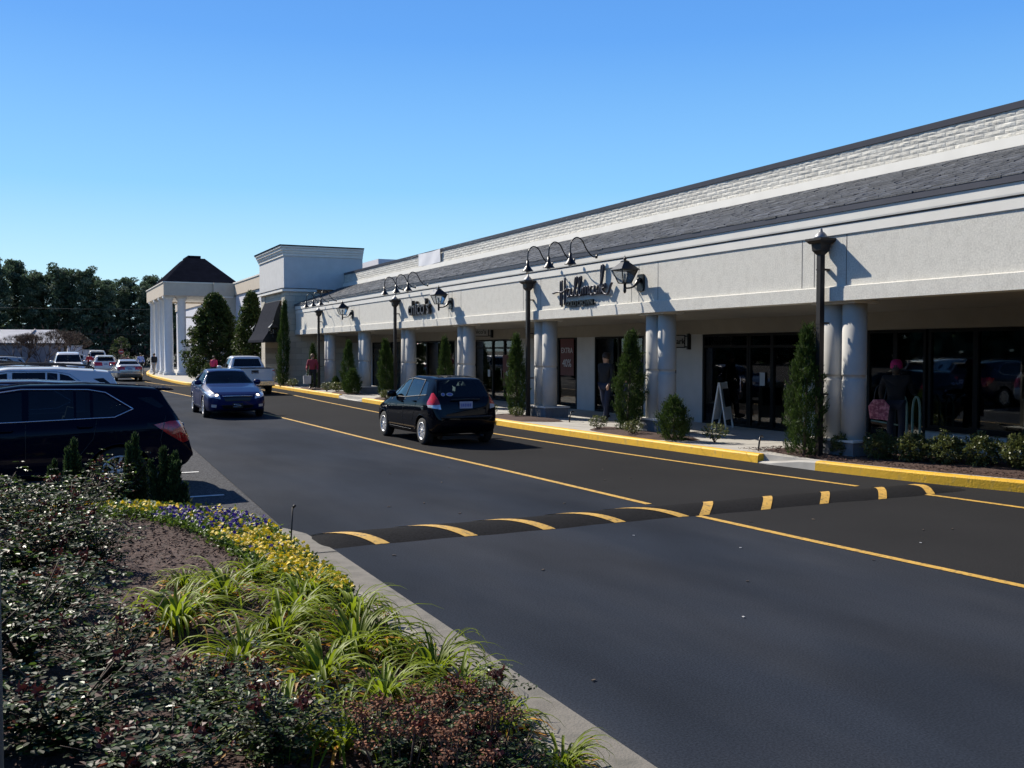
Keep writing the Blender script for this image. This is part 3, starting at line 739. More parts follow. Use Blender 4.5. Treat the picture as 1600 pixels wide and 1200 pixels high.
for k in range(5):
    for z0_, z1_, nm in ((1.081, 1.35, 'upper'), (.531, .85, 'lower')):
        mb = MB(); mb.box(16.1, 16.5, 9.95 + .36 * k, 10.22 + .36 * k, z0_, z1_); mb.mi = 1; mb.box(16.09, 16.51, 10.07 + .36 * k, 10.10 + .36 * k, z0_ + .001, z1_ + .004)
        tag(mb.build('gift_box', [MT['blue'], MT['display']]), ('rightmost', 'second from right', 'middle', 'fourth from right', 'leftmost')[k] + ' blue gift box on the ' + nm + ' shelf behind the rightmost window', 'gift box', 'blue gift boxes on the display shelf')
for i, (x, y, lb) in enumerate([(16.2, 36.8, "pale clothes on a rack inside the chico's left window"), (16.3, 32.9, 'pale clothes on a rack behind the double doors'), (16.1, 44.2, 'pale clothes on a rack inside the farthest shop window'), (15.8, 26.9, 'yellow and white garments on a rack behind the sale poster')]):
    mb = MB(); mb.tube([(x, y - .7, .14), (x, y - .7, 1.5), (x, y + .7, 1.5), (x, y + .7, .14)], .02, 6)
    for k in range(9): mb.obox((x, y - .6 + .15 * k, 1.1 + .03 * math.sin(k * 5)), (.42, .07, .75), Matrix.Rotation(.2 * math.sin(k * 3), 3, 'Z'))
    tag(mb.build('clothes_rack', MT['display'] if i < 3 else MT['paper']), lb, 'clothes rack', 'clothes racks inside the shops')
mb = MB()
for y in (12.75, 13.05): mb.tube(catmull([(14.5, y, .15), (14.5, y, .9), (14.5, y + .08, 1.1), (14.5, y + .16, .9), (14.5, y + .16, .15)], 5), .022, 8)
mb.tube([(14.5, 12.75, .4), (14.5, 13.2, .4)], .015, 6); mb.tube([(14.5, 13.2, .55), (14.5, 13.9, .6)], .015, 6)
thing1('hand_cart', mb, MT['greentube'], 'pale green arched tubular cart standing by the window near the pink hat shopper', 'cart')
# A-frame sign
def aframe(loc, label, rz=0, s=1.0, m='white'):
    r = tag(empty('sidewalk_sign', loc, rz), label, 'sidewalk sign')
    for q in (-1, 1):
        mb = MB(); M = Matrix.Rotation(q * R(9), 3, 'X')
        c = Vector((0, q * .09 * s, .54 * s))
        mb.obox(c + M @ Vector((-.27 * s, 0, 0)), (.04 * s, .03 * s, 1.08 * s), M); mb.obox(c + M @ Vector((.27 * s, 0, 0)), (.04 * s, .03 * s, 1.08 * s), M)
        mb.obox(c + M @ Vector((0, 0, .10 * s)), (.5 * s, .02 * s, .86 * s), M); mb.build('panel', MT[m], r)
    if s == 1.0:
        mb = MB(); M = Matrix.Rotation(-R(9), 3, 'X'); mb.obox(Vector((0, -.112, .72)) , (.44, .006, .42), M); mb.build('poster_insert', MT['frame'], r)
    return r
aframe((14.2, 18.1, .15), 'white A-frame sign with a dark insert standing before the glass doors', R(35))
aframe((8.6, 81.5, .15), 'small white A-frame sign leaning by the far portico columns', R(-60), .99)
# ---------------------------------------------------------------- corner tower
tw = tag(empty('corner_tower', (13, 53, 0)), 'square pale stucco tower with stepped cornice, stone base and dark awning at the arcade end', 'tower')
def PT(o): o.parent = tw; o.matrix_parent_inverse = Matrix.Translation((-13, -53, 0)); return o
mb = MB(); mb.box(11.4, 15.6, 50.42, 56.6, 5.16, 7.0); PT(mb.build('upper_wall', MT['towerw']))
mb = MB()
for a, z0, z1 in ((.05, 6.85, 7.0), (.10, 7.0, 7.12), (.16, 7.12, 7.26), (.22, 7.26, 7.34)):
    mb.box(11.4 - a, 15.6 + a * .1, 50.42 - a, 56.6 + a, z0 + .0005, z1)
PT(mb.build('cornice', MT['trim']))
mb = MB(); mb.box(11.15, 15.63, 50.17, 56.85, 7.341, 7.40); PT(mb.build('coping', MT['darkroof']))
mb = MB(); mb.box(11.3, 13.1, 50.36, 56.7, 5.02, 5.16); mb.mi = 1; mb.box(11.28, 13.12, 50.34, 56.72, 5.161, 5.19); PT(mb.build('string_course', [MT['trim'], MT['darkroof']]))
mb = MB(); mb.box(11.45, 13.0, 50.46, 51.2, .1, 5.02); PT(mb.build('stone_pier', MT['stonex']))
mb = MB(); mb.box(11.46, 13.0, 55.5, 56.5, .1, 5.02); mb.box(11.5, 13.0, 51.2, 55.5, 4.6, 5.02); PT(mb.build('stone_pier', MT['stone']))
mb = MB(); mb.box(12.2, 12.4, 51.2, 55.5, .1, 4.6); PT(mb.build('stone_wall', MT['stone']))
mb = MB(); mb.box(12.1, 12.19, 52.0, 54.8, .15, 2.5); PT(mb.build('door', MT['frame']))
mb = MB(); mb.box(13.01, 16, 50.45, 50.9, .1, 4.95); PT(mb.build('side_wall', MT['stonex']))
mb = MB(); pr = [(11.42, 4.6), (11.25, 4.2), (11.02, 3.5), (10.72, 2.85), (10.5, 2.52), (10.5, 2.40)]
v = []; f = []
for x, z in pr: v += [(x, 51.35, z), (x, 55.4, z)]
for i in range(5): f.append((2 * i, 2 * i + 1, 2 * i + 3, 2 * i + 2))
mb.add(v, f); b = len(mb.v); mb.mi = 1
for y in (51.35, 55.4): mb.add([(x, y, z) for x, z in pr] + [(11.42, y, 2.40)], [tuple(range(7))])
PT(mb.build('awning', [MT['awning'], MT['black']]))
# main store: long wall, portico
ms = tag(empty('department_store', (13.2, 75, 0)), 'white department store with beige parapet band and columned portico under a dark hip roof', 'building')
def PM(o): o.parent = ms; o.matrix_parent_inverse = Matrix.Translation((-13.2, -75, 0)); return o
mb = MB(); mb.box(13.3, 60, 57, 110, .0, 6.1); PM(mb.build('wall', MT['whitewall']))
mb = MB(); mb.box(13.2, 60.1, 56.9, 110.1, 6.1, 6.95); PM(mb.build('parapet_band', MT['bandbeige']))
mb = MB(); mb.box(13.15, 60.2, 56.85, 110.2, 6.95, 7.05); PM(mb.build('coping', MT['trim']))
mb = MB(); mb.box(17, 40, 52, 57, 0, 7.05); PM(mb.build('rear_wall', MT['whitewall']))
mb = MB(); mb.box(12.05, 13.29, 74.8, 76.0, .1, 6.0); mb.box(11.7, 13.19, 74.75, 75.4, 6.0, 6.98); mb.mi = 1; mb.box(11.85, 13.1, 74.7, 76.1, 5.9, 5.99); PM(mb.build('corner_pier', [MT['bandbeige'], MT['trim']]))
mb = MB()
mb.box(8.2, 11.69, 75, 75.4, 5.98, 6.93); mb.box(8.2, 8.6, 75.401, 87.4, 5.98, 6.93); mb.box(8.6, 13.19, 87.0, 87.4, 5.98, 6.93)
mb.mi = 1; mb.box(8.14, 13.15, 74.94, 87.46, 6.93, 7.0); mb.mi = 2; mb.box(8.601, 13.18, 75.401, 86.99, 6.1, 6.16)
PM(mb.build('portico_entablature', [MT['bandbeige'], MT['trim'], MT['trim']]))
mb = MB(); mb.box(8.3, 8.36, 76, 86.4, 5.7, 5.979)
v = [(8.3, 75.1, 7.001), (13.6, 75.1, 7.001), (13.6, 87.3, 7.001), (8.3, 87.3, 7.001), (10.35, 79.3, 9.15), (11.75, 79.3, 9.15), (11.75, 83.1, 9.15), (10.35, 83.1, 9.15)]
mb = MB(); mb.add(v, [(0, 1, 5, 4), (1, 2, 6, 5), (2, 3, 7, 6), (3, 0, 4, 7), (4, 5, 6, 7)]); PM(mb.build('hip_roof', MT['darkroof']))
mb = MB(); mb.box(10.55, 11.5, 79.6, 82.8, 9.151, 9.38); PM(mb.build('roof_cap', MT['darkroof']))
for x, y in [(8.62, 75.9), (9.55, 75.9), (8.62, 78.9), (8.62, 82.2), (8.62, 85.8), (12.6, 80), (12.6, 84)]:
    mb = MB(); mb.box(x - .42, x + .42, y - .42, y + .42, .12, .30)
    mb.lathe([(.40, .30), (.40, .40), (.33, .46), (.32, 3), (.29, 5.65), (.34, 5.70), (.38, 5.80), (.38, 5.85)], (x, y, 0), 20); mb.box(x - .4, x + .4, y - .4, y + .4, 5.85, 5.979)
    PM(mb.build('portico_column', MT['white']))
mb = MB(); mb.box(10.2, 13.28, 83, 83.2, .1, 2.4); mb.box(10.2, 13.28, 83, 83.1, 4.6, 4.75); PM(mb.build('entrance_frame', MT['white']))
# ---------------------------------------------------------------- far buildings
bn = tag(empty('barn_house', (-3, 118, 0)), 'long low house with a bright sunlit metal roof behind the bare bush', 'house')
mb = MB(); mb.box(-14, 2.45, 118, 125, -.1, 2.85); mb.prism([(118, 2.851), (125, 2.851), (121.5, 4.0)], 'X', 2.2, 2.449); mb.build('wall', MT['barn'], bn, loc=(3, -118, 0))
mb = MB()
v = [(-14.3, 117.5, 2.80), (2.65, 117.5, 2.80), (1.72, 121.5, 4.3), (-14.3, 121.5, 4.3), (-14.3, 125.4, 2.8), (2.65, 125.4, 2.8)]
mb.add(v, [(0, 1, 2, 3), (3, 2, 5, 4), (1, 5, 2)]); mb.add([(a, b, c - .1) for a, b, c in v], [(3, 2, 1, 0), (4, 5, 2, 3)]); mb.build('roof', MT['metalroof'], bn, loc=(3, -118, 0))
for x in (-4.0, -.4):
    mb = MB(); mb.tube([(x - 1.2, 117.45, 2.86), (x, 121.4, 4.34)], .08, 6); mb.build('roof_seam', MT['barn'], bn, loc=(3, -118, 0))
def hut(x0, x1, y, z, label):
    r = tag(empty('storage_building', ((x0 + x1) / 2, y, 0)), label, 'building'); cx = (x0 + x1) / 2
    mb = MB(); mb.box(x0 - cx, x1 - cx, 0, 4, -.1, z); mb.build('wall', MT['whitewall'], r)
    mb = MB(); mb.box(x0 - cx - .08, x1 - cx + .08, -.08, 4.1, z, z + .08); mb.build('roof_edge', MT['trim'], r)
hut(2.7, 4.05, 112, 2.42, 'taller white box building beyond the parked cars')
hut(4.15, 5.2, 113, 1.98, 'lower white box building right of the taller one')
# ---------------------------------------------------------------- trees
def ellips(n, c, r):
    d = rdir(n); rad = rng.uniform(.35, 1, n) ** .5
    return np.array(c) + d * rad[:, None] * np.array(r)
def pine_tree_meshes(seed, h=12.5):
    rs = np.random.default_rng(seed); tr = MB(); top = Vector((rs.uniform(-.5, .5), rs.uniform(-.5, .5), h * .97))
    tr.tube([(0, 0, -.2), (top.x * .3, top.y * .3, h * .4), tuple(top)], [.24, .17, .04], 7)
    ch = []
    nb = 46
    for k in range(nb):
        t = .12 + .86 * k / nb; z = h * t; a = k * 2.4 + rs.uniform(-.4, .4)
        ln = (2.3 * (1 - (t - .12) * .75) + .25) * rs.uniform(.45, 1.1)
        e = Vector((top.x * t + math.cos(a) * ln, top.y * t + math.sin(a) * ln, z + rs.uniform(-.1, .7)))
        tr.tube([(top.x * t, top.y * t, z), tuple(e)], [.06, .02], 5)
        for q in range(3):
            f_ = .45 + .3 * q; c = Vector((top.x * t, top.y * t, z)).lerp(e, f_) + Vector(rs.normal(size=3)) * .18
            n = 110; C = ellips(n, tuple(c), (.70, .70, .40))
            ch.append(leaves(C, rdir(n, .5), rdir(n), rs.uniform(.16, .42, n), rs.uniform(.09, .20, n), np.full(n, int(rs.random() < .3))))
    return tr, leafmesh('crown', ch, [MT['pine'], MT['pineblue']])
TV = []
for s in range(4):
    tr, cm = pine_tree_meshes(100 + s); TV.append((tr, cm))
trunk_me = []
for tr, cm in TV:
    o = tr.build('trunk', MT['bark']); trunk_me.append(o.data); bpy.data.objects.remove(o)
words = ['far left', 'left', 'middle', 'right']
ki = 0
PINES = [(-14, 140, 1.0), (-10.5, 136, 1.0), (-7.4, 139, 1.02), (-4.6, 136, 1.03), (-3.0, 141, 1.10), (-1.2, 137, .95), (.6, 140, .97), (2.2, 136, 1.0), (3.6, 139, .98), (5.0, 135, .99), (6.4, 139, .94), (7.5, 135, .84), (8.6, 140, .92), (9.8, 136, .80), (11.0, 139, .94), (12.4, 135, .84), (13.8, 139, .98), (15.6, 136, .9), (17.6, 140, .96), (20, 137, .95), (23, 139, .95), (26, 136, .9), (-18, 137, 1.0), (-22, 140, 1.05), (-26, 136, 1.0)]
PINE_OBJ = []
for i, (x, y, s) in enumerate(PINES):
    r = empty('pine_tree', (x, y, -.1), i * 1.3); r.scale = (s * (.9 + .02 * (i % 5)), s * .95, s)
    setobj('trunk', trunk_me[i % 4], r); setobj('crown', TV[i % 4][1], r)
    PINE_OBJ.append((x / y, x, y, r))
PINE_OBJ.sort(key=lambda q: q[0]); vis = [q for q in PINE_OBJ if -.037 < q[0] < .115]
ORD = ['first', 'second', 'third', 'fourth', 'fifth', 'sixth', 'seventh', 'eighth', 'ninth', 'tenth', 'eleventh', 'twelfth', 'thirteenth', 'fourteenth', 'fifteenth', 'sixteenth', 'seventeenth', 'eighteenth', 'nineteenth', 'twentieth', 'twenty first', 'twenty second', 'twenty third', 'twenty fourth', 'twenty fifth']
for k, q in enumerate(vis): tag(q[3], ORD[k] + ' tall dark pine counted from the left edge of the view', 'pine tree', 'pines behind the car park')
for k, q in enumerate([q for q in PINE_OBJ if q[0] <= -.037]): tag(q[3], ORD[k] + ' pine standing out of view beyond the left edge', 'pine tree', 'pines behind the car park')
for k, q in enumerate([q for q in PINE_OBJ if q[0] >= .115]): tag(q[3], ORD[k] + ' pine hidden behind the portico and white store', 'pine tree', 'pines behind the car park')
# unseen wood added west and south to darken reflections in glass and car paint
n = 42000; t_ = rng.random(n); px_ = np.where(t_ < .6, -66 + rng.normal(size=n) * 2.5, -66 + (t_ - .6) / .4 * 130); py_ = np.where(t_ < .6, -55 + t_ / .6 * 190, -55 + rng.normal(size=n) * 2.5)
hh_ = 13 + 2.5 * np.sin(px_ * .5) * np.cos(py_ * .37) + 1.5 * np.sin(py_ * .9 + px_ * .7)
wd_ = leafmesh('added_woodland', [leaves(np.stack([px_, py_, rng.random(n) ** .8 * hh_], 1), rdir(n, .4), rdir(n), rng.uniform(1.2, 2.6, n), rng.uniform(.8, 1.6, n))], [MT['pine']])
tag(setobj('added_woodland', wd_), 'added pine wood out of view, darkening the reflections in shop glass and cars', 'wood', kind='stuff')
# understory brush: nobody can count it
n = 9000; C = np.stack([rng.uniform(-26, 24, n), rng.uniform(130, 143, n), rng.random(n) ** 1.6 * 5.0], 1)
br = leafmesh('brush', [leaves(C, rdir(n, .8), rdir(n), rng.uniform(.3, .9, n), rng.uniform(.05, .3, n), (rng.random(n) < .6).astype(int))], [MT['pine'], MT['twig']])
tag(setobj('woodland_brush', br), 'dark brownish undergrowth beneath the pine wood', 'undergrowth', kind='stuff')
# bare bushes in front of the barn
for i, (x, y, h, wd) in enumerate([(-1.7, 108, 3.6, 1.9), (.3, 106, 3.7, 1.9), (2.0, 108, 3.9, 1.5)]):
    mb = MB(); rs = random.Random(i)
    def br_(p, d, l, r, dep):
        e = p + d * l; mb.tube([tuple(p), tuple(e)], [r, r * .6], 4)
        if dep:
            for q in range(4): br_(e, (d + Vector((rs.uniform(-.7, .7), rs.uniform(-.7, .7), rs.uniform(-.1, .4)))).normalized(), l * .68, r * .62, dep - 1)
    for q in range(5): br_(Vector((rs.uniform(-.2, .2), 0, -.1)), Vector((rs.uniform(-wd, wd) * .4, rs.uniform(-.4, .4), 1)).normalized(), h * .42, .045, 4)
    o = mb.build('bare_shrub', MT['twig'], loc=(x, y, 0))
    tag(o, ['leftmost leafless brown bush before the metal roofed house', 'middle leafless brown bush before the metal roofed house', 'leafless brown bush nearest the taller white box building'][i], 'bush', 'leafless bushes by the house')
def broadleaf(name, loc, h, r, label, ncl=210, seed=1, lf=.17):
    rs = np.random.default_rng(seed); root = tag(empty(name, loc), label, 'tree'); tr = MB()
    tr.tube([(0, 0, -.1), (.03, 0, h * .5), (0, 0, h * .93)], [.11, .08, .02], 8); ch = []
    for k in range(ncl):
        t = (.06 + .94 * (k / ncl) ** .9); prof = r * (1 - max(0, t - .30) / .70) ** .62 * (.80 + .2 * min(1, t / .2))
        a = rs.uniform(0, 2 * PI); rr = prof * rs.uniform(.35, 1.08) ** .7
        c = Vector((math.cos(a) * rr, math.sin(a) * rr, h * t + rs.uniform(-.1, .1)))
        if k % 3 == 0: tr.tube([(0, 0, max(.2, c.z - rr * .6)), tuple(c)], [.035, .01], 5)
        n = 60; C = ellips(n, tuple(c), (.34, .34, .26)); ch.append(leaves(C, rdir(n, -.1), rdir(n, .4), rs.uniform(lf * .6, lf * 1.3, n), lf * .45))
    tr.build('trunk', MT['bark'], root); setobj('crown', leafmesh('crown', ch, [MT['magnolia']]), root); return root
broadleaf('magnolia_tree', (10.6, 67.5, .1), 5.5, 2.0, 'broad glossy evergreen magnolia in front of the portico', seed=3, ncl=420, lf=.2)
broadleaf('magnolia_tree', (12.0, 62.2, .1), 5.35, 1.05, 'narrower glossy magnolia between the white wall and the awning tower', seed=5, ncl=260, lf=.18)
for x, y, h, lb in ((7.6, 108, 3.2, 'small olive green tree beyond the far end of the portico'), (9.6, 63.0, .9, 'low yellow green bush left of the white pickup truck'), (10.6, 62, .8, 'low dark bush at the foot of the magnolia')):
    broadleaf('small_tree' if h > 2 else 'low_bush', (x, y, .1), h, h * .42, lb, ncl=30, seed=int(x * 10), lf=.12)['category'] = 'tree' if h > 2 else 'bush'

def evergreen(name, h, r, m, n, base=.55, sprig=(.07, .16), seed=1, tips=True, top=.7, wob=.26):
    """columnar evergreen: sprays of small upright leaves"""
    rs = np.random.default_rng(seed)
    ns = n // 14; t = rs.random(ns) ** .85
    prof = r * np.clip(base + (1 - base) * np.sin(np.clip(t / .45, 0, 1) * PI / 2), 0, 1) * np.clip((1 - t) / (1 - top * .55), .06, 1) ** .75
    a = rs.uniform(0, 2 * PI, ns); rad = prof * rs.uniform(.25, 1.0, ns) ** .45 * (1 + wob * np.sin(a * 3 + t * 11 + seed) * np.cos(a * 2 - t * 17) + rs.normal(size=ns) * .06)
    cx = np.stack([np.cos(a) * rad, np.sin(a) * rad, t * h * .97], 1)
    od = np.stack([np.cos(a) * .45, np.sin(a) * .45, np.full(ns, 1.)], 1) + rs.normal(size=(ns, 3)) * .25
    C = np.repeat(cx, 14, 0) + np.repeat(od, 14, 0) * rs.uniform(-.3, 1.0, ns * 14)[:, None] * .12 + rs.normal(size=(ns * 14, 3)) * .022
    D = np.repeat(od, 14, 0) + rs.normal(size=(ns * 14, 3)) * .45
    return leafmesh(name, [leaves(C, D, rdir(ns * 14), rs.uniform(*sprig, ns * 14), rs.uniform(.008, .022, ns * 14))], [m])
def stemobj(h, parent):
    mb = MB(); mb.tube([(0, 0, -.05), (.01, 0, h * .4), (0, 0, h * .8)], [.035, .025, .008], 6); return mb.build('trunk', MT['bark'], parent)
CY = [evergreen('crown', 2.2, rr_, MT['cypress'], nn_, seed=sd_, sprig=(.05, .12), base=bb_, top=tt_) for rr_, nn_, sd_, bb_, tt_ in ((.38, 15000, 11, .75, .7), (.32, 12000, 12, .5, .8), (.34, 12000, 13, .6, .6), (.28, 11000, 14, .8, .75))]
cyl = [(11.72, 12.72, 1.0, .86, 'columnar cypress against the nearest downspout by the round shrubs'),
       (11.75, 18.30, 1.0, 1.0, 'columnar cypress just in front of the walking man in black'),
       (11.75, 23.9, 1.0, .9, 'columnar cypress behind the right side of the black hatchback'),
       (11.75, 29.1, 1.0, .85, "columnar cypress above the hatchback roof beside the chico's hanging sign"),
       (11.75, 34.9, 1.0, .9, "columnar cypress by the downspout left of the chico's sign"),
       (11.75, 40.2, 1.0, .9, 'columnar cypress behind the cone shaped shrub'),
       (11.75, 45.85, .95, .8, 'columnar cypress right behind the person in the red shirt'),
       (11.2, 50.0, 1.95, 1.0, 'tallest columnar cypress, at the corner of the stone tower pier')]
for i, (x, y, sz, sw_, lb) in enumerate(cyl):
    r = tag(empty('cypress_tree', (x, y, .16), i * .9), lb, 'cypress', 'columnar cypresses along the arcade')
    r.scale = (sw_, sw_, sz); r.rotation_euler = (R(2.2 * math.sin(i * 2.1)), R(1.8 * math.cos(i * 1.7)), i * .9); setobj('crown', CY[i % 4], r); stemobj(2.2, r)
CN = evergreen('foliage', .95, .34, MT['cypress'], 9000, seed=21, top=1.0, base=.8, sprig=(.04, .09))
for x, y, s, lb in ((11.42, 16.1, .86, 'cone shaped green shrub right of the second column pair'), (11.6, 39.0, 1.0, 'dark cone shaped shrub at the foot of a far column pair'), (12.3, 44.0, .6, 'small cone shrub beside the far column pair')):
    r = tag(empty('cone_shrub', (x, y, .16)), lb, 'shrub', 'cone shaped shrubs'); r.scale = (s, s, s); setobj('foliage', CN, r); stemobj(.6, r)
def roundshrub(seed, r=.27):
    rs = np.random.default_rng(seed); ns = 260; d = rdir(ns, .3); rad = r * rs.uniform(.55, 1.0, ns) * (1 + .18 * np.sin(d[:, 0] * 5 + seed) * np.cos(d[:, 1] * 6))
    c = d * rad[:, None] * np.array([1, 1, .85]) + np.array([0, 0, r * .85]); k = 12
    C = np.repeat(c, k, 0) + rs.normal(size=(ns * k, 3)) * .018; D = np.repeat(d, k, 0) + rs.normal(size=(ns * k, 3)) * .8
    return leafmesh('foliage', [leaves(C, D, rdir(ns * k, .6), rs.uniform(.03, .055, ns * k), rs.uniform(.016, .026, ns * k), fold=.2)], [MT['shrub']])
RS = [roundshrub(s) for s in (1, 2, 3)]
for i, (x, y, s, lb) in enumerate([(12.2, 12.3, .85, 'leftmost round shrub, low beside the column plinth'), (12.25, 11.55, 1.0, 'second round shrub from the cypress'), (12.42, 11.05, 1.05, 'round shrub right below the pink hat shopper'),
                            (12.62, 10.6, 1.08, 'fourth round shrub, left of the knee wall'), (12.85, 10.15, 1.1, 'fifth round shrub, before the left part of the knee wall'), (13.05, 9.6, 1.2, 'wide round shrub second from the right edge'), (13.3, 9.12, 1.2, 'round shrub cut by the right edge of the view'), (13.5, 8.5, 1.2, 'round shrub in the bed just outside the right edge')]):
    r = tag(empty('round_shrub', (x, y, .17), i * 1.1), lb, 'shrub', 'round shrubs in the mulch bed'); r.scale = (s, s, s)
    setobj('foliage', RS[i % 3], r); mb = MB()
    for q in range(5): a = q * 1.3; mb.tube([(0, 0, -.03), (.1 * math.cos(a), .1 * math.sin(a), .18)], [.012, .006], 5)
    mb.build('stems', MT['stem'], r)
# loose low shrubs in the other beds
for i, (x, y, s, lb) in enumerate([(11.35, 18.9, .8, 'low leggy plant left of the man\'s cypress'), (11.3, 17.4, .8, 'low plant between the cypress and the cone shrub'), (11.9, 15.4, .9, 'low leafy plant behind the cone shaped shrub'), (11.25, 24.6, .8, 'dark low plant just right of the black hatchback'),
                            (11.45, 23.3, .7, 'low grey green plant at the foot of the cypress behind the hatchback'), (11.4, 34.0, .9, 'low leggy plant left of the hatchback mirror'), (11.5, 40.9, 1.1, 'low leggy plant left of the dark cone shrub'), (11.4, 42.2, 1.0, 'low plant right of the shopper in red'),
                            (11.4, 50.8, 1.5, 'pale leggy plant right of the white pickup'), (11.3, 48.2, 1.0, 'pale low plant left of the shopper in red')]):
    r = tag(empty('low_shrub', (x, y, .17), i * 2.1), lb, 'shrub', 'low leggy plants in the sidewalk beds'); r.scale = (s, s, s * .95)
    n = 420; C = ellips(n, (0, 0, .24), (.3, .3, .2)); setobj('foliage', leafmesh('foliage', [leaves(C, rdir(n, .2), rdir(n, .8), rng.uniform(.04, .08, n), .03, fold=.1)], [MT['shrub']]), r)
    mb = MB()
    for q in range(7): a = q * .95; mb.tube([(0, 0, -.03), (.22 * math.cos(a), .22 * math.sin(a), .36)], [.01, .004], 5)
    mb.build('stems', MT['stem'], r)
for x, y in ((11.5, 25.4), (12.0, 21.4), (11.6, 13.75)):
    mb = MB(); mb.tube(catmull([(0, 0, 0), (.02, 0, .16), (.10, .06, .26), (.2, .12, .24)], 5), .016, 6)
    tag(mb.build('bed_spout', MT['black'], loc=(x, y, .15)), {25.4: 'small black curved spout right of the hatchback', 21.4: 'small black curved spout beside the plinth left of the walking man', 13.75: 'small black curved spout at the left end of the nearest mulch bed'}[y], 'spout')

# ---------------------------------------------------------------- foreground planter plants
def leaf6(C, D, Nn, L, W):
    """wider leaf as two quads folded along the midrib"""
    n = len(C); D = D / (np.linalg.norm(D, axis=1)[:, None] + 1e-9); S_ = np.cross(D, Nn); S_ /= (np.linalg.norm(S_, axis=1)[:, None] + 1e-9); U = np.cross(S_, D)
    L = np.broadcast_to(np.asarray(L, float), (n,))[:, None]; W = np.broadcast_to(np.asarray(W, float), (n,))[:, None]
    v = np.empty((n, 2, 4, 3)); b = C - D * L * .5; t = C + D * L * .5 - U * L * .12
    for q, s in enumerate((-1, 1)):
        v[:, q, 0] = b; v[:, q, 1] = C - D * L * .18 + S_ * s * W * .5 + U * W * .15; v[:, q, 2] = C + D * L * .22 + S_ * s * W * .42 + U * W * .12; v[:, q, 3] = t
        if s > 0: v[:, q] = v[:, q, ::-1]
    return v.reshape(-1, 3)
def rosebush(seed, h=.8, r=.5, n=1800, red=.03):
    rs = np.random.default_rng(seed); mb = MB(); tips = []
    for k in range(34):
        a = rs.uniform(0, 2 * PI); ln = r * rs.uniform(.3, 1.0); hh = h * rs.uniform(.65, 1.05)
        P = catmull([(0, 0, 0), (ln * .35 * math.cos(a), ln * .35 * math.sin(a), hh * .5), (ln * math.cos(a + .3), ln * math.sin(a + .3), hh)], 4)
        mb.tube([tuple(p) for p in P], [.008 - .0006 * i for i in range(len(P))], 4); tips.append(P)
    cl = []
    ns = n // 5
    for k in range(ns):
        P = tips[rs.integers(len(tips))]; i = rs.integers(2, len(P)); c = np.array(P[i]) + rs.normal(size=3) * np.array([.09, .09, .07]); c[2] = max(.05, c[2]); cl.append(c)
    cl = np.array(cl); dr = rs.normal(size=(ns, 3)) * np.array([1, 1, .3]); dr /= np.linalg.norm(dr, axis=1)[:, None]
    C = []; D = []; Nn = []
    for q in range(5):
        off = [(-.5, .6), (-.5, -.6), (.25, .7), (.25, -.7), (1, 0)][q]; sd_ = np.cross(dr, [0, 0, 1.]); sd_ /= np.linalg.norm(sd_, axis=1)[:, None]
        C.append(cl + dr * off[0] * .042 + sd_ * off[1] * .042); D.append(dr * (.6 + .4 * (q == 4)) + sd_ * off[1]); Nn.append(rs.normal(size=(ns, 3)) * .45 + [0, 0, 1])
    C = np.concatenate(C); D = np.concatenate(D); Nn = np.concatenate(Nn); m = len(C)
    V = leaf6(C, D, Nn, rs.uniform(.028, .058, m), rs.uniform(.018, .034, m)); mi = np.where(rs.random(m) < red, 2, np.where(rs.random(m) < .24, 1, 0))
    lm = leafmesh('foliage', [(V, np.repeat(mi, 2))], [MT['rose'], MT['rosegreen'], MT['rosered']])
    st_ = mb.build('stems', MT['stem']); stm = st_.data; bpy.data.objects.remove(st_)
    hips = []
    for k in range(5): P = tips[rs.integers(len(tips))][-1]; hips.append((P[0], P[1], P[2] + .02))
    return stm, lm, hips
nn = 26; BLOOM = leafmesh('faded_bloom', [leaves(rng.normal(size=(nn, 3)) * .013, rdir(nn, -.3), rdir(nn), rng.uniform(.02, .04, nn), .02, fold=.3)], [MT['rosehip']])
RB = [rosebush(41, .75, .48), rosebush(42, .85, .45), rosebush(43, .6, .5, red=.09)]
roses = [(-.35, 10.6, .75, .9), (.25, 10.3, .85, 1.0), (.75, 11.6, 1.08, .75), (.15, 9.1, .78, 1.0), (-.55, 9.0, .9, 1.0), (-.15, 8.0, .8, 1.0), (.35, 8.0, .62, .8), (-.6, 7.1, .75, 1.0), (.05, 6.9, .66, .85),
         (-.1, 5.8, .70, 1.0), (.30, 5.2, .46, .8), (.05, 4.5, .55, .95), (.62, 4.5, .42, .7), (.85, 3.95, .36, .65), (.40, 3.9, .42, .8), (1.35, 3.8, .36, .62), (1.75, 4.0, .36, .5), (1.65, 3.5, .34, .6), (-.55, 11.6, .9, .9), (-.9, 8.3, .9, 1.0), (-.75, 6.2, .9, 1.0), (-.5, 4.9, .9, 1.0), (-1.0, 10.2, .9, 1.0)]
wh = ['at the back left by the parked dark car', 'behind the mulch patch near the yellow pansies', 'tallest stems, between the dark junipers', 'left of the bare mulch patch', 'at the left edge level with the mulch patch', 'left of the mulch patch front edge', 'just left of the daylilies', 'at the left edge halfway down',
      'left of the broadest daylily clump', 'at the left edge below mid height', 'in front of the broadest daylily clump', 'at the bottom left corner', 'left of the bottom daylily clump', 'right of the bottom daylily clump', 'at the bottom edge left of the lowest daylilies', 'among the rust brown flower heads', 'with grey green leaves closest to the kerb', 'at the bottom edge by the kerb',
      'farthest left by the car shadow', 'hidden far left, level with the pansies', 'hidden far left, midway', 'hidden far left, near the post', 'hidden far left at the back']
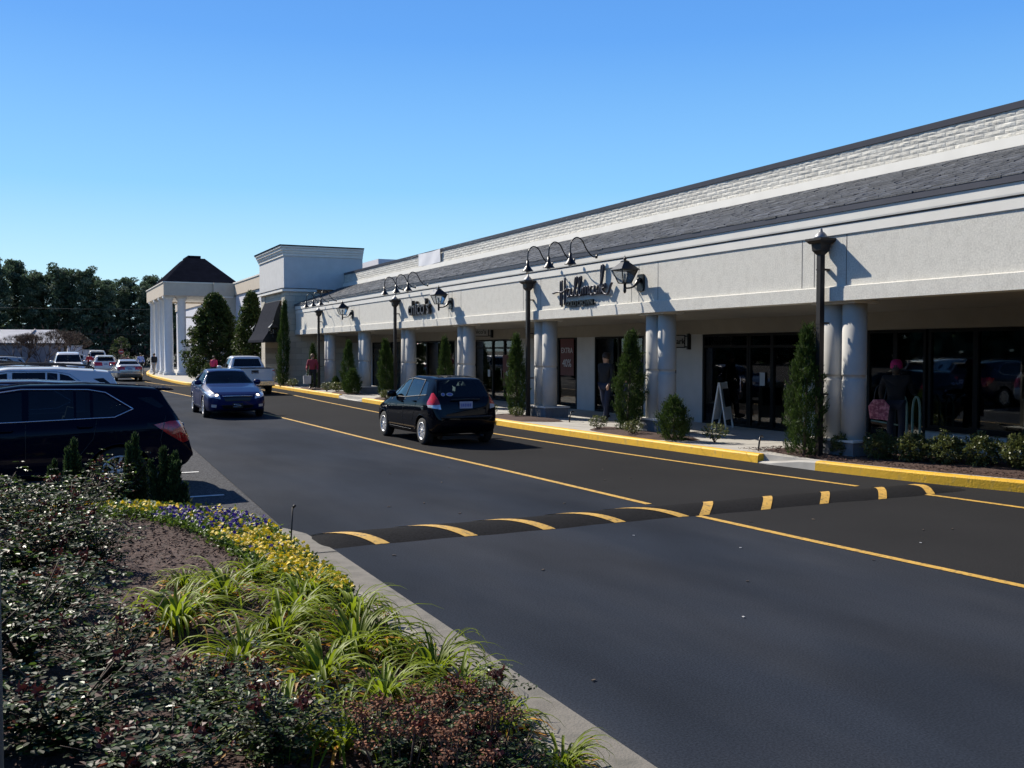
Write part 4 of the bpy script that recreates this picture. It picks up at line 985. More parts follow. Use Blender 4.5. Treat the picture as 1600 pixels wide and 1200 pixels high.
for i, (x, y, s, sw_) in enumerate(roses):
    r = tag(empty('rose_bush', (x, y, soilz(x, y) - .01), i * 1.7), 'glossy leaved rose bush ' + wh[i], 'rose bush', 'rose bushes in the planter'); s = s * (.70 if y > 9.5 else .9 if y > 6 else 1) * (1.25 if i == 2 else 1); r.scale = (sw_, sw_, s)
    a, b, c = RB[i % 3]; setobj('stems', a, r); setobj('foliage', b, r)
    for q in c: o = setobj('faded_bloom', BLOOM, r, q); o.scale = (1 / sw_, 1 / sw_, 1 / s)
# sedum heads
def sedum(seed):
    rs = np.random.default_rng(seed); mb = MB(); ch = []
    for k in range(7):
        a = rs.uniform(0, 6.3); q = rs.uniform(.02, .16); c = np.array([q * math.cos(a), q * math.sin(a), rs.uniform(.24, .36)])
        mb.tube([(c[0] * .4, c[1] * .4, 0), tuple(c)], .004, 4); ch.append(tuple(c))
    o = mb.build('stems', MT['stem']); d = o.data; bpy.data.objects.remove(o); return d, ch
nn = 90; HEAD = leafmesh('flower_head', [leaves(rng.normal(size=(nn, 3)) * np.array([.026, .026, .013]), rdir(nn, .5), rdir(nn), rng.uniform(.010, .02, nn), .012)], [MT['sedum']])
SD = [sedum(1), sedum(2)]
for i, (x, y) in enumerate([(1.25, 3.58), (1.5, 3.72), (1.42, 3.45), (1.68, 3.70), (1.22, 3.85), (1.6, 3.92)]):
    r = tag(empty('sedum_plant', (x, y, soilz(x, y)), i), 'rust brown dried flower heads ' + ['left of centre at the bottom edge', 'in the middle of the brown cluster', 'lowest in the brown cluster', 'right of the cluster middle', 'near the bottom daylily clump', 'topmost of the brown cluster', 'by the kerb at the bottom', 'leftmost of the brown cluster', 'closest to the kerb'][i], 'dried flowers', 'rust brown dried flower heads'); r.scale = (1, 1, .85)
    setobj('stems', SD[i % 2][0], r)
    for q in SD[i % 2][1]: setobj('flower_head', HEAD, r, q)
# daylilies
def daylily(seed, n=88, L=.52, dead=.16):
    rs = np.random.default_rng(seed); mb = MB(); sg_ = 7
    for k in range(n):
        isd = rs.random() < dead; mb.mi = 1 if isd else 0
        a = rs.uniform(0, 2 * PI); l = L * rs.uniform(.55, 1.15); up = rs.uniform(.9, 1.45) if not isd else rs.uniform(.3, .9); w0 = rs.uniform(.006, .0125); x = rs.uniform(0, .07); z = 0.; th = up; P = []
        drp = rs.uniform(.20, .42)
        for q in range(sg_ + 1):
            P.append((x, z)); x += math.cos(th) * l / sg_; z += math.sin(th) * l / sg_; th -= drp * (1 + q * .12)
        v = []; f = []; bend = rs.uniform(-.25, .25)
        for q, (xx, zz) in enumerate(P):
            aa = a + bend * q / sg_; wq = w0 * (1 - (q / sg_) ** 2.2) + .001; ca, sa = math.cos(aa), math.sin(aa); zz = max(zz, .012 + .002 * q)
            v += [(xx * ca - sa * wq, xx * sa + ca * wq, zz + wq * .5), (xx * ca, xx * sa, zz), (xx * ca + sa * wq, xx * sa - ca * wq, zz + wq * .5)]
        for q in range(sg_): b = 3 * q; f += [(b, b + 1, b + 4, b + 3), (b + 1, b + 2, b + 5, b + 4)]
        mb.add(v, f, True)
    o = mb.build('blades', [MT['lily'], MT['lilyor']]); d = o.data; bpy.data.objects.remove(o); return d
DL = [daylily(1), daylily(2, dead=.2), daylily(3, n=70, L=.45), daylily(4, n=80, L=.6)]
lil = [(.72, 6.15, 1.1, 'broad dark based daylily clump left of the others'), (1.1, 6.75, 1.0, 'daylily clump at the lower end of the bare mulch patch'), (1.45, 7.55, .9, 'farthest daylily clump, against the pansies'), (1.25, 5.75, .95, 'daylily clump right of the broad left one'), (1.5, 6.3, 1.0, 'daylily clump in the middle of the patch'),
       (1.72, 6.9, .85, 'daylily clump near the kerb below the pansies'), (1.3, 4.95, 1.15, 'tall bright daylily clump at the patch centre front'), (1.62, 5.4, 1.05, 'daylily clump with orange dead blades near the kerb'), (1.84, 6.2, .85, 'small daylily clump beside the kerb'), (.95, 5.3, .9, 'daylily clump half under the rose leaves'),
       (1.82, 5.35, .85, 'daylily clump whose blades lean over the kerb'), (1.93, 4.6, .75, 'sparse daylily clump with long blades crossing the gutter'), (.95, 4.25, .9, 'daylily clump at the bottom, between the roses'), (2.0, 3.62, .6, 'daylily clump cut by the bottom edge beside the kerb'), (.9, 7.2, .7, 'small daylily clump touching the mulch patch'), (1.95, 5.0, .8, 'daylily clump on the kerb edge above the sparse one'), (1.5, 4.55, .8, 'daylily clump just above the rust brown heads'), (1.15, 4.05, .8, 'daylily clump left of the rust brown heads'), (1.98, 4.15, .7, 'daylily clump between the kerb and the grey green rose')]
for i, (x, y, s, lb) in enumerate(lil):
    o = setobj('daylily_clump', DL[i % 4], None, (x, y, soilz(x, y))); o.rotation_euler = (0, 0, i * 2.3); o.scale = (s, s, s); tag(o, lb, 'daylily', 'daylily clumps')
# pansies: carpet
def pans():
    path = [(-1.2, 11.35), (-.3, 11.35), (.5, 11.3), (1.1, 11.0), (1.45, 10.5), (1.62, 9.8), (1.72, 9.0), (1.75, 8.2), (1.82, 7.4), (1.88, 6.8)]
    wdt = [.35, .4, .5, .72, .72, .55, .42, .33, .22, .12]
    ts = rng.random(1900) * (len(path) - 1.001); cs = []; tt = []
    for t in ts:
        i = int(t); u = t - i; c = np.array(path[i]) * (1 - u) + np.array(path[i + 1]) * u; wd = wdt[i] * (1 - u) + wdt[i + 1] * u
        p = c + rng.uniform(-1, 1, 2) * wd * .74
        lim = 2.02 if p[1] < 9.9 else 2.02 - (p[1] - 9.9) * .55 * max(.3, (p[1] - 9.9))
        if p[0] > lim or p[1] > 11.85: continue
        cs.append((p[0], p[1])); tt.append(t)
    return cs, tt
cs, tt = pans()
ch = []
for (x, y), t in zip(cs, tt):
    z = soilz(x, y) + .03; n = 22; C = np.array([x, y, z + .03]) + rng.normal(size=(n, 3)) * np.array([.045, .045, .028]); C[:, 2] = np.maximum(C[:, 2], z - .02)
    ch.append(leaves(C, rdir(n, .2), rdir(n, 1.), rng.uniform(.03, .05, n), .022, np.zeros(n, int), .1))
    k = int(rng.integers(0, 3)); dpp = math.hypot(x - 1.45, (y - 9.9) * .75); dw = math.hypot(x - .95, y - 11.15)
    for q in range(k):
        col = 2 if (dpp < .55 and rng.random() < .85) or rng.random() < .04 else (3 if dw < .35 and rng.random() < .7 else 1)
        c = np.array([x, y, z + .085]) + rng.normal(size=3) * np.array([.04, .04, .012]); nn = np.array([-.25, -.55, .8]) + rng.normal(size=3) * .35; nn /= np.linalg.norm(nn)
        a1 = np.cross(nn, [1, 0, 0]); a1 /= np.linalg.norm(a1); a2 = np.cross(nn, a1); pd = []
        for g in range(5): an = g * 1.2566; pd.append(a1 * math.cos(an) + a2 * math.sin(an))
        pd = np.array(pd); ch.append(leaves(c + pd * .011, pd, np.tile(nn, (5, 1)) + rng.normal(size=(5, 3)) * .25, .022, .022, np.full(5, col), .05))
tag(setobj('pansies', leafmesh('pansies', ch, [MT['pansyleaf'], MT['pyel'], MT['ppur'], MT['pwhite']])), 'carpet of yellow, purple and cream pansies curving along the planter edge', 'pansies', kind='stuff')
# junipers at the back of the planter
def spires(name, n, h, r, seed):
    rs = np.random.default_rng(seed); ch = []
    for k in range(n):
        a = rs.uniform(0, 6.28); q = r * rs.uniform(.1, 1) ** .6; hh = h * rs.uniform(.3, 1.2) * (1 - .35 * q / r); ns = int(1500 * hh); t = rs.random(ns) ** .8; lean = rs.uniform(.0, .16)
        ax = np.stack([np.cos(a) * q * (.55 + lean * t * 3), np.sin(a) * q * (.55 + lean * t * 3), t * hh], 1)
        rad = (.085 * (1 - t) ** .8 + .006) * rs.uniform(.3, 1, ns); b = rs.uniform(0, 6.28, ns)
        C = ax + np.stack([np.cos(b) * rad, np.sin(b) * rad, np.zeros(ns)], 1) + rs.normal(size=(ns, 3)) * .012; D = np.stack([np.cos(b) * .35, np.sin(b) * .35, np.ones(ns)], 1) + rs.normal(size=(ns, 3)) * .25
        ch.append(leaves(C, D, rdir(ns), rs.uniform(.03, .08, ns), rs.uniform(.008, .016, ns)))
    return leafmesh(name, ch, [MT['darkev']])
JU = [spires('foliage', 30, .80, .25, 31), spires('foliage', 11, .90, .16, 32)]
for x, y, k, s, lb in ((1.28, 11.25, 0, .95, 'dark upright juniper nearest the planter corner'), (.98, 11.75, 1, 1.05, 'dark spiky juniper left of the corner juniper'), (.35, 11.75, 1, 1.0, 'thin green juniper left of the tall rose stems'), (.15, 11.9, 1, .75, 'smallest juniper, half hidden beneath the car')):
    r = tag(empty('juniper_shrub', (x, y, soilz(x, y))), lb, 'juniper', 'junipers at the back of the planter'); r.scale = (s * 1.1, s * 1.1, s * .92); setobj('foliage', JU[k], r); stemobj(.6, r)
mb = MB(); mb.tube([(0, 0, 0), (.03, .02, .42)], .007, 6); mb.tube([(.03, .02, .42), (.055, .02, .44)], .012, 6)
tag(mb.build('marker_stake', MT['brown'], loc=(2.0, 8.68, .12)), 'thin dark metal stake leaning beside the planter kerb', 'stake')
mb = MB(); mb.tube([(0, 0, -.2), (0, .0, 2.6)], .028, 12)
tag(mb.build('grey_post', MT['steel'], loc=(-.070, 1.2, .1)), 'dim grey round post at the extreme left edge of the view', 'post')
# sign + wires
r = tag(empty('road_sign', (7.3, 104, 0)), 'small round red do not enter sign before the dark trees', 'road sign')
mb = MB(); mb.tube([(0, 0, 0), (0, 0, 2.1)], .035, 8); mb.build('pole', MT['steel'], r)
mb = MB(); mb.lathe([(.26, -.03), (.26, 0)], (0, 0, 1.85), 20, 'Y', False); mb.build('disc', MT['red'], r)
mb = MB(); mb.box(-.19, .19, -.045, -.031, 1.81, 1.89); mb.build('white_bar', MT['paper'], r)
for z, lb in ((7.6, 'upper'), (2.9 + 1.6, 'lower')):
    mb = MB(); mb.tube([(-40 + 5 * k, 128 + .1 * k, z - .6 * math.sin(PI * k / 16)) for k in range(17)], .014, 4)
    tag(mb.build('power_line', MT['steel']), lb + ' thin overhead wire crossing in front of the pines', 'wire')
# kerb number marker
mb = MB(); mb.box(-.004, 0, -.16, .16, .02, .14); mb.mi = 1; mb.box(-.007, -.0041, -.05, .05, .035, .125)
tag(mb.build('kerb_marker', [MT['paper'], MT['platemark']], loc=(10.745, 23.3, 0)), 'small white and blue painted marker on the yellow kerb by the hatchback', 'marker')
# ---------------------------------------------------------------- vehicles
def smooth(a, k):
    for _ in range(k):
        b = a.copy(); b[1:-1] = (a[:-2] + 2 * a[1:-1] + a[2:]) / 4; a = b
    return a
def cut_poly(bm, poly, ax, filt):
    """cut a convex polygon (in the two axes ax) out of the faces that pass filt; returns the faces inside"""
    c = Vector((sum(p[0] for p in poly) / len(poly), sum(p[1] for p in poly) / len(poly)))
    lo = [min(p[i] for p in poly) - .06 for i in (0, 1)]; hi = [max(p[i] for p in poly) + .06 for i in (0, 1)]
    def near(f):
        if not filt(f): return False
        q = [[v.co[ax[i]] for v in f.verts] for i in (0, 1)]
        return all(max(q[i]) > lo[i] and min(q[i]) < hi[i] for i in (0, 1))
    n = len(poly)
    for i in range(n):
        a = Vector(poly[i]); b = Vector(poly[(i + 1) % n]); d = (b - a)
        nn = Vector((d.y, -d.x)).normalized()
        co = [0, 0, 0]; no = [0, 0, 0]; co[ax[0]], co[ax[1]] = a; no[ax[0]], no[ax[1]] = nn
        fs = [f for f in bm.faces if near(f)]
        ge = set(fs)
        for f in fs: ge.update(f.edges); ge.update(f.verts)
        bmesh.ops.bisect_plane(bm, geom=list(ge), plane_co=co, plane_no=no, dist=1e-5)
    out = []
    for f in bm.faces:
        if not filt(f): continue
        m = f.calc_center_median(); p = Vector((m[ax[0]], m[ax[1]])); ok = True
        sgn_ = 0
        for i in range(n):
            a = Vector(poly[i]); b = Vector(poly[(i + 1) % n]); cr = (b - a).x * (p - a).y - (b - a).y * (p - a).x
            if abs(cr) < 1e-9: continue
            s = 1 if cr > 0 else -1
            if sgn_ == 0: sgn_ = s
            elif s != sgn_: ok = False; break
        if ok: out.append(f)
    return out
def lift(bm, faces, name, m, parent, off=0., thick=0.):
    vs = {}; V = []; F = []
    for f in faces:
        idx = []
        for v in f.verts:
            if v not in vs: vs[v] = len(V); V.append(v.co + v.normal * off)
            idx.append(vs[v])
        F.append(idx)
    bmesh.ops.delete(bm, geom=faces, context='FACES')
    if not F: return None
    me = bpy.data.meshes.new(name); me.from_pydata([tuple(v) for v in V], [], F); return link(name, me, parent, [m], smooth=True)
def ellps(cx, cz, r, n=18, a0=-.12, a1=PI + .12):
    return [(cx + r * math.cos(a0 + (a1 - a0) * i / n), cz + r * math.sin(a0 + (a1 - a0) * i / n)) for i in range(n + 1)]
def make_car(name, sp, body_m, parent=None):
    """x: 0 front .. L rear; y: left/right; z up. forward = -x"""
    L = sp['L']; root = empty(name)
    n = int(L / .035); X = np.linspace(0, 1, n); X = L * (.5 - .5 * np.cos(X * PI)) * .35 + L * X * .65
    def tab(k, sm=3):
        t = sp[k]; return smooth(np.interp(X, [p[0] for p in t], [p[1] for p in t]), sm)
    zt = tab('top', 2); zb = tab('belt', 4); z0 = tab('bot', 3); wb = tab('wid', 3); wt = sp['wt']
    rake = sp.get('rake', 0)
    bm = bmesh.new(); rings = []
    for i in range(n):
        h = max(zt[i] - zb[i], .006); t = min(max((h - .12) / .30, 0), 1); w_ = wb[i]; W = (w_ - .14) * (1 - t) + min(wt, w_ - .02) * t
        b0, b1 = z0[i], zb[i]; H = b1 - b0
        pts = [(0, b0), (w_ * .5, b0), (w_ - .12, b0 + .005), (w_ - .045, b0 + .03), (w_ - .022, b0 + .10 * min(1, H / .5)), (w_ - .004, b0 + H * .32), (w_, b0 + H * .5), (w_ - .002, b0 + H * .66), (w_ - .012, b0 + H * .82), (w_ - .03, b0 + H * .94), (w_ - .06, b1)]
        s0 = w_ - .066
        for q in range(1, 8):
            u = q / 7; pts.append((s0 + (W - s0) * u + .012 * math.sin(PI * u) * t, b1 + h * (.84 * t + .55 * (1 - t)) * u))
        zl = b1 + h * (.84 * t + .55 * (1 - t))
        for u in (.25, .5, .75, 1): a = u * PI / 2 * .9; pts.append((W * (1 - .16 * (1 - math.cos(a)) * 1.2), zl + (zt[i] - zl) * math.sin(a) * .86))
        for u in (.62, .40, .2, 0): pts.append((W * u, zl + (zt[i] - zl) * (1 - .14 * (u / .8) ** 2)))
        ring = []
        for y, z in pts: ring.append(bm.verts.new((X[i] - rake * 0, y, z)))
        for y, z in pts[-2:0:-1]: ring.append(bm.verts.new((X[i], -y, z)))
        rings.append(ring)
    m = len(rings[0])
    for i in range(n - 1):
        for k in range(m): bm.faces.new((rings[i][k], rings[i][(k + 1) % m], rings[i + 1][(k + 1) % m], rings[i + 1][k]))
    bm.faces.new(rings[0][::-1]); bm.faces.new(rings[-1])
    bmesh.ops.recalc_face_normals(bm, faces=bm.faces)
    for f in bm.faces: f.smooth = True
    bvh = BVHTree.FromBMesh(bm)
    bm.normal_update()
    # wheel arches
    rw = sp['rw']
    for cx in sp['axles']:
        for s in (1, -1):
            fs = cut_poly(bm, [(cx + (rw + .055) * 1.01, -.2)] + ellps(cx, rw, rw + .055, 16, 0, PI) + [(cx - (rw + .055) * 1.01, -.2)], (0, 2), lambda f, s=s: f.calc_center_median().y * s > sp['wid_max'] - .34)
            bmesh.ops.delete(bm, geom=fs, context='FACES')
    gm = MT[sp.get('glass', 'tint')]
    trim = MB()
    for nm, poly, g in sp['side']:
        for s in (1, -1):
            fs = cut_poly(bm, poly, (0, 2), lambda f, s=s: f.calc_center_median().y * s > .3)
            lift(bm, fs, nm, MT[g] if g else gm, root)
    for nm, poly, g, xr in sp['ends']:
        fs = cut_poly(bm, poly, (1, 2), lambda f: xr[0] < f.calc_center_median().x < xr[1])
        if fs: lift(bm, fs, nm, MT[g] if g else gm, root)
    if 'bed' in sp:
        fs = cut_poly(bm, sp['bed'], (0, 1), lambda f: f.calc_center_median().z > 1.0 and f.calc_center_median().x > sp['bed'][0][0] - .1)
        bmesh.ops.delete(bm, geom=fs, context='FACES')
    me = bpy.data.meshes.new('body'); bm.to_mesh(me); bm.free()
    bo = link('body', me, root, [body_m])
    def hit(x, z, s):
        h = bvh.ray_cast(Vector((x, s * 3, z)), Vector((0, -s, 0)))
        return h[0], h[1]
    def strip(pts, s, wd, off=.004, mb=None, rad=None):
        P = []
        for (x, z) in pts:
            p, nn = hit(x, z, s)
            if p is None: continue
            P.append(p + (nn if nn.y * s > 0 else -nn) * off)
        if len(P) > 1: mb.tube([tuple(p) for p in P], wd, 5)
    def dense_(pts, st=.06):
        o = []
        for a, b in zip(pts[:-1], pts[1:]):
            k = max(1, int(math.dist(a, b) / st))
            for i in range(k): o.append((a[0] + (b[0] - a[0]) * i / k, a[1] + (b[1] - a[1]) * i / k))
        return o + [pts[-1]]
    # window surround, seams
    for s in (1, -1):
        mb = MB()
        for pts in sp['surround']: strip(dense_(pts), s, sp.get('trimw', .012), .0, mb)
        mb.build('window_trim', MT[sp.get('trimm', 'plastic')], root)
        mb = MB()
        for pts in sp['seams']: strip(dense_(pts), s, .0055, -.001, mb)
        mb.build('door_seam', MT['black'], root)
        for x, z in sp['handles']:
            p, nn = hit(x, z, s)
            mb = MB(); mb.tube([(x - .09, p.y + s * .0, z), (x - .07, p.y + s * .03, z), (x + .07, p.y + s * .03, z), (x + .09, p.y, z)], .014, 6); mb.build('door_handle', MT[sp.get('handlem', 'plastic')] if sp.get('handlem') else body_m, root)
        if 'mirror' in sp:
            x, z = sp['mirror']; p, nn = hit(x, z - .03, s)
            mb = MB(); c = (x, p.y + s * .13, z)
            mb.lathe([(.02, -.11), (.07, -.09), (.085, 0), (.075, .08), (.03, .11)], c, 10, 'Y'); mb.tube([(x, p.y - s * .03, z - .05), (x, p.y + s * .06, z - .03)], .025, 6)
            mb.build('wing_mirror', body_m, root)
    mb = MB()
    for cx in sp['axles']:
        for s in (1, -1):
            pts = ellps(cx, rw, rw + .056, 18, .02, PI - .02); strip(pts, s, .013, -.004, mb)
    mb.build('arch_lip', body_m if not sp.get('archblack') else MT['plastic'], root)
    # wheel wells + underside
    mb = MB(); wm = sp['wid_max']
    for cx in sp['axles']:
        for s in (1, -1):
            v = []; f = []; P = ellps(cx, rw, rw + .05, 14, -.3, PI + .3)
            for x, z in P: v += [(x, s * (wm - .04), z), (x, s * (wm - .36), z)]
            for i in range(len(P) - 1): f.append((2 * i, 2 * i + 1, 2 * i + 3, 2 * i + 2))
            f.append(tuple(range(1, 2 * len(P), 2))); mb.add(v, f, True)
    mb.build('wheel_well', MT['black'], root)
    for cx in sp['axles']:
        for s in (1, -1):
            y = s * (wm - .115); tw_ = .1
            mb = MB(); mb.lathe([(rw * .62, -tw_), (rw * .9, -tw_), (rw * .985, -tw_ * .8), (rw, -tw_ * .5), (rw, tw_ * .5), (rw * .985, tw_ * .8), (rw * .9, tw_), (rw * .62, tw_)], (0, 0, 0), 28, 'Y', cap=False)
            wo = mb.build('wheel', MT['tyre'], root, loc=(cx, y, rw))
            mb = MB(); r_ = rw * .66; yo = s * tw_ * .72
            mb.lathe([(r_, -s * .05 + yo), (r_ * 1.0, s * .03 + yo), (r_ * .90, s * .03 + yo), (r_ * .86, -s * .04 + yo)], (0, 0, 0), 28, 'Y', cap=False)
            mb.lathe([(r_ * .22, yo - s * .02), (r_ * .2, yo + s * .02), (.01, yo + s * .025)], (0, 0, 0), 14, 'Y')
            ns = sp.get('spokes', 5)
            for k in range(ns):
                a = 2 * PI * k / ns + .3; M = Matrix.Rotation(-a, 3, 'Y')
                for dd in ((-.13, .13) if ns < 8 else (0,)):
                    mb.obox(M @ Vector((r_ * .55, yo + s * .004, dd * r_)), (r_ * .82, .022, r_ * (.15 if ns < 8 else .17)), M)
            mb.build('rim', MT['rim'], wo)
            mb = MB(); mb.lathe([(r_ * .95, yo - s * .06), (r_ * .3, yo - s * .061)], (0, 0, 0), 20, 'Y'); mb.build('brake_disc', MT['black'], wo)
    # cabin
    cb = sp['cabin']; mb = MB(); hw = wm - .16
    mb.box(cb[0], cb[1], -hw, hw, .30, .36); mb.box(cb[0], cb[0] + .35, -hw, hw, .6, .92)
    mb.build('dashboard', MT['black'], root)
    for x in cb[2:]:
        for y in ((-.36, .36) if x < cb[2] + .3 else (-.36, .36, 0)):
            mb = MB(); M = Matrix.Rotation(R(14), 3, 'Y')
            mb.obox((x - .2, y, .50), (.5, .46, .16)); mb.obox((x + .10, y, .80), (.13, .46, .6), M); mb.obox((x + .19, y, 1.16), (.09, .25, .18), M); mb.build('seat', MT['seat'], root)
    if sp.get('wheelst', True):
        mb = MB(); mb.tube([(cb[0] + .42 + .04 * math.sin(a / 12 * 2 * PI), .36 * sp.get('drv', 1) + .18 * math.cos(a / 12 * 2 * PI), .93 + .18 * math.sin(a / 12 * 2 * PI)) for a in range(13)], .014, 5); mb.build('steering_wheel', MT['black'], root)
    return root, bvh, body_m
def plate(root, x, z, s, mark=True, y=0):
    mb = MB(); mb.box(-.004, .004, -.155, .155, -.075, .075); p = mb.build('licence_plate', MT['plate'], root, loc=(x, y, z))
    mb = MB()
    if mark:
        for k in range(6): mb.box(s * .0045, s * .006, -.12 + k * .042, -.095 + k * .042, -.035, .03)
        mb.build('plate_marks', MT['platemark'], p)
def grille_lines(root, y0, y1, z0, z1, x, n=4, m='chrome', t=.012, d=.02):
    mb = MB()
    for k in range(n): z = z0 + (z1 - z0) * (k + .5) / n; mb.box(x, x + d, y0, y1, z - t / 2, z + t / 2)
    mb.build('grille_bar', MT[m], root)
# --- blue sedan, lights on, coming toward the camera
SED = dict(L=4.9, wt=.60, rw=.325, axles=(.98, 3.76), wid_max=.915, spokes=7, glass='tintclear', cabin=(1.75, 4.1, 2.35, 3.3), drv=-1,
  top=[(0, .62), (.06, .72), (.25, .80), (.8, .92), (1.45, 1.0), (1.6, 1.04), (2.05, 1.25), (2.45, 1.42), (2.9, 1.475), (3.3, 1.455), (3.7, 1.36), (4.15, 1.14), (4.3, 1.10), (4.75, 1.06), (4.86, .98), (4.9, .75)],
  belt=[(0, .60), (.08, .68), (.3, .74), (1, .85), (1.5, .93), (2.2, .95), (3.5, .99), (4.2, 1.03), (4.7, 1.0), (4.85, .9), (4.9, .72)],
  bot=[(0, .40), (.1, .26), (.4, .20), (4.4, .22), (4.75, .30), (4.9, .48)],
  wid=[(0, .62), (.08, .75), (.25, .84), (.6, .895), (1, .91), (3.8, .915), (4.4, .88), (4.7, .82), (4.84, .74), (4.9, .62)],
  side=[('side_window', [(1.95, 1.0), (2.92, 1.03), (2.92, 1.37), (2.55, 1.345), (2.3, 1.25)], None), ('side_window', [(2.99, 1.03), (3.85, 1.08), (3.62, 1.28), (3.4, 1.35), (2.99, 1.37)], None)],
  ends=[('windscreen', [(-.74, 1.02), (.74, 1.02), (.60, 1.355), (.30, 1.395), (-.30, 1.395), (-.60, 1.355)], None, (1.2, 2.7)), ('rear_window', [(-.66, 1.14), (.66, 1.14), (.54, 1.34), (-.54, 1.34)], None, (3.3, 4.4)),
        ('grille', [(-.36, .53), (.36, .53), (.43, .675), (-.43, .675)], 'black', (-1, .5)), ('lower_intake', [(-.42, .30), (.42, .30), (.48, .42), (-.48, .42)], 'black', (-1, .5)),
        ('headlight', [(.50, .60), (.80, .66), (.90, .80), (.78, .80), (.52, .71)], 'lampclear', (-1, .95)), ('headlight', [(-.50, .60), (-.52, .71), (-.78, .80), (-.90, .80), (-.80, .66)], 'lampclear', (-1, .95)),
        ('fog_lamp', [(.62, .34), (.76, .36), (.76, .44), (.62, .43)], 'lampclear', (-1, .5)), ('fog_lamp', [(-.76, .36), (-.62, .34), (-.62, .43), (-.76, .44)], 'lampclear', (-1, .5))],
  surround=[[(1.86, .99), (2.9, 1.02), (3.9, 1.07)], [(1.9, 1.0), (2.3, 1.27), (2.55, 1.36), (3.0, 1.39), (3.4, 1.37), (3.65, 1.3), (3.9, 1.07)], [(2.955, 1.03), (2.955, 1.38)]], trimm='chrome', trimw=.008,
  seams=[[(1.75, .35), (1.72, .7), (1.85, .98)], [(2.95, .33), (2.955, 1.02)], [(3.45, .6), (3.7, .95)], [(1.75, .33), (3.2, .31)]], handles=[(2.75, .88), (3.6, .92)], mirror=(1.98, 1.05))
def dress_sedan(r):
    mb = MB(); mb.tube([(.045, y, z) for y, z in ((-.43, .68), (.43, .68))], .014, 6)
    mb.tube(catmull([(.06, -.46, .685), (.05, -.38, .52), (.035, 0, .505), (.05, .38, .52), (.06, .46, .685)], 5), .017, 6); mb.tube(catmull([(.06, -.46, .685), (.035, 0, .70), (.06, .46, .685)], 6), .014, 6)
    mb.build('grille_surround', MT['chrome'], r); grille_lines(r, -.37, .37, .54, .67, .04, 3, 'plastic')
    mb = MB(); mb.obox((.025, -.045, .605), (.012, .018, .085)); mb.obox((.025, .045, .605), (.012, .018, .085)); mb.obox((.025, 0, .605), (.012, .075, .016)); mb.build('emblem', MT['chrome'], r)
    mb = MB(); mb.box(-.004, .004, -.155, .155, -.075, .075); p = mb.build('front_plate', MT['black'], r, loc=(.0, 0, .40))
    mb = MB(); mb.tube(catmull([(-.007, -.10, -.03), (-.007, -.02, .0), (-.007, .12, .03)], 4), .008, 5); mb.tube([(-.007, -.05, -.045), (-.007, .13, -.03)], .006, 5); mb.tube([(-.007, -.12, -.03), (-.007, -.03, .04), (-.007, .12, .045)], .006, 5); mb.build('plate_script', MT['chrome'], p)
    em = bpy.data.materials.get('lit_headlamp')
    if not em:
        em = bpy.data.materials.new('lit_headlamp'); em.use_nodes = True; b = em.node_tree.nodes['Principled BSDF']; b.inputs['Emission Color'].default_value = (1, .78, .55, 1); b.inputs['Emission Strength'].default_value = 3.5
    for s in (-1, 1):
        hx_ = BV[0].ray_cast(Vector((-2, s * .60, .70)), Vector((1, 0, 0)))[0]; mb = MB(); mb.lathe([(.05, .02), (.045, -.004), (.01, -.014)], (hx_.x, s * .60, .70), 12, 'X'); mb.build('lit_lamp', em, r)
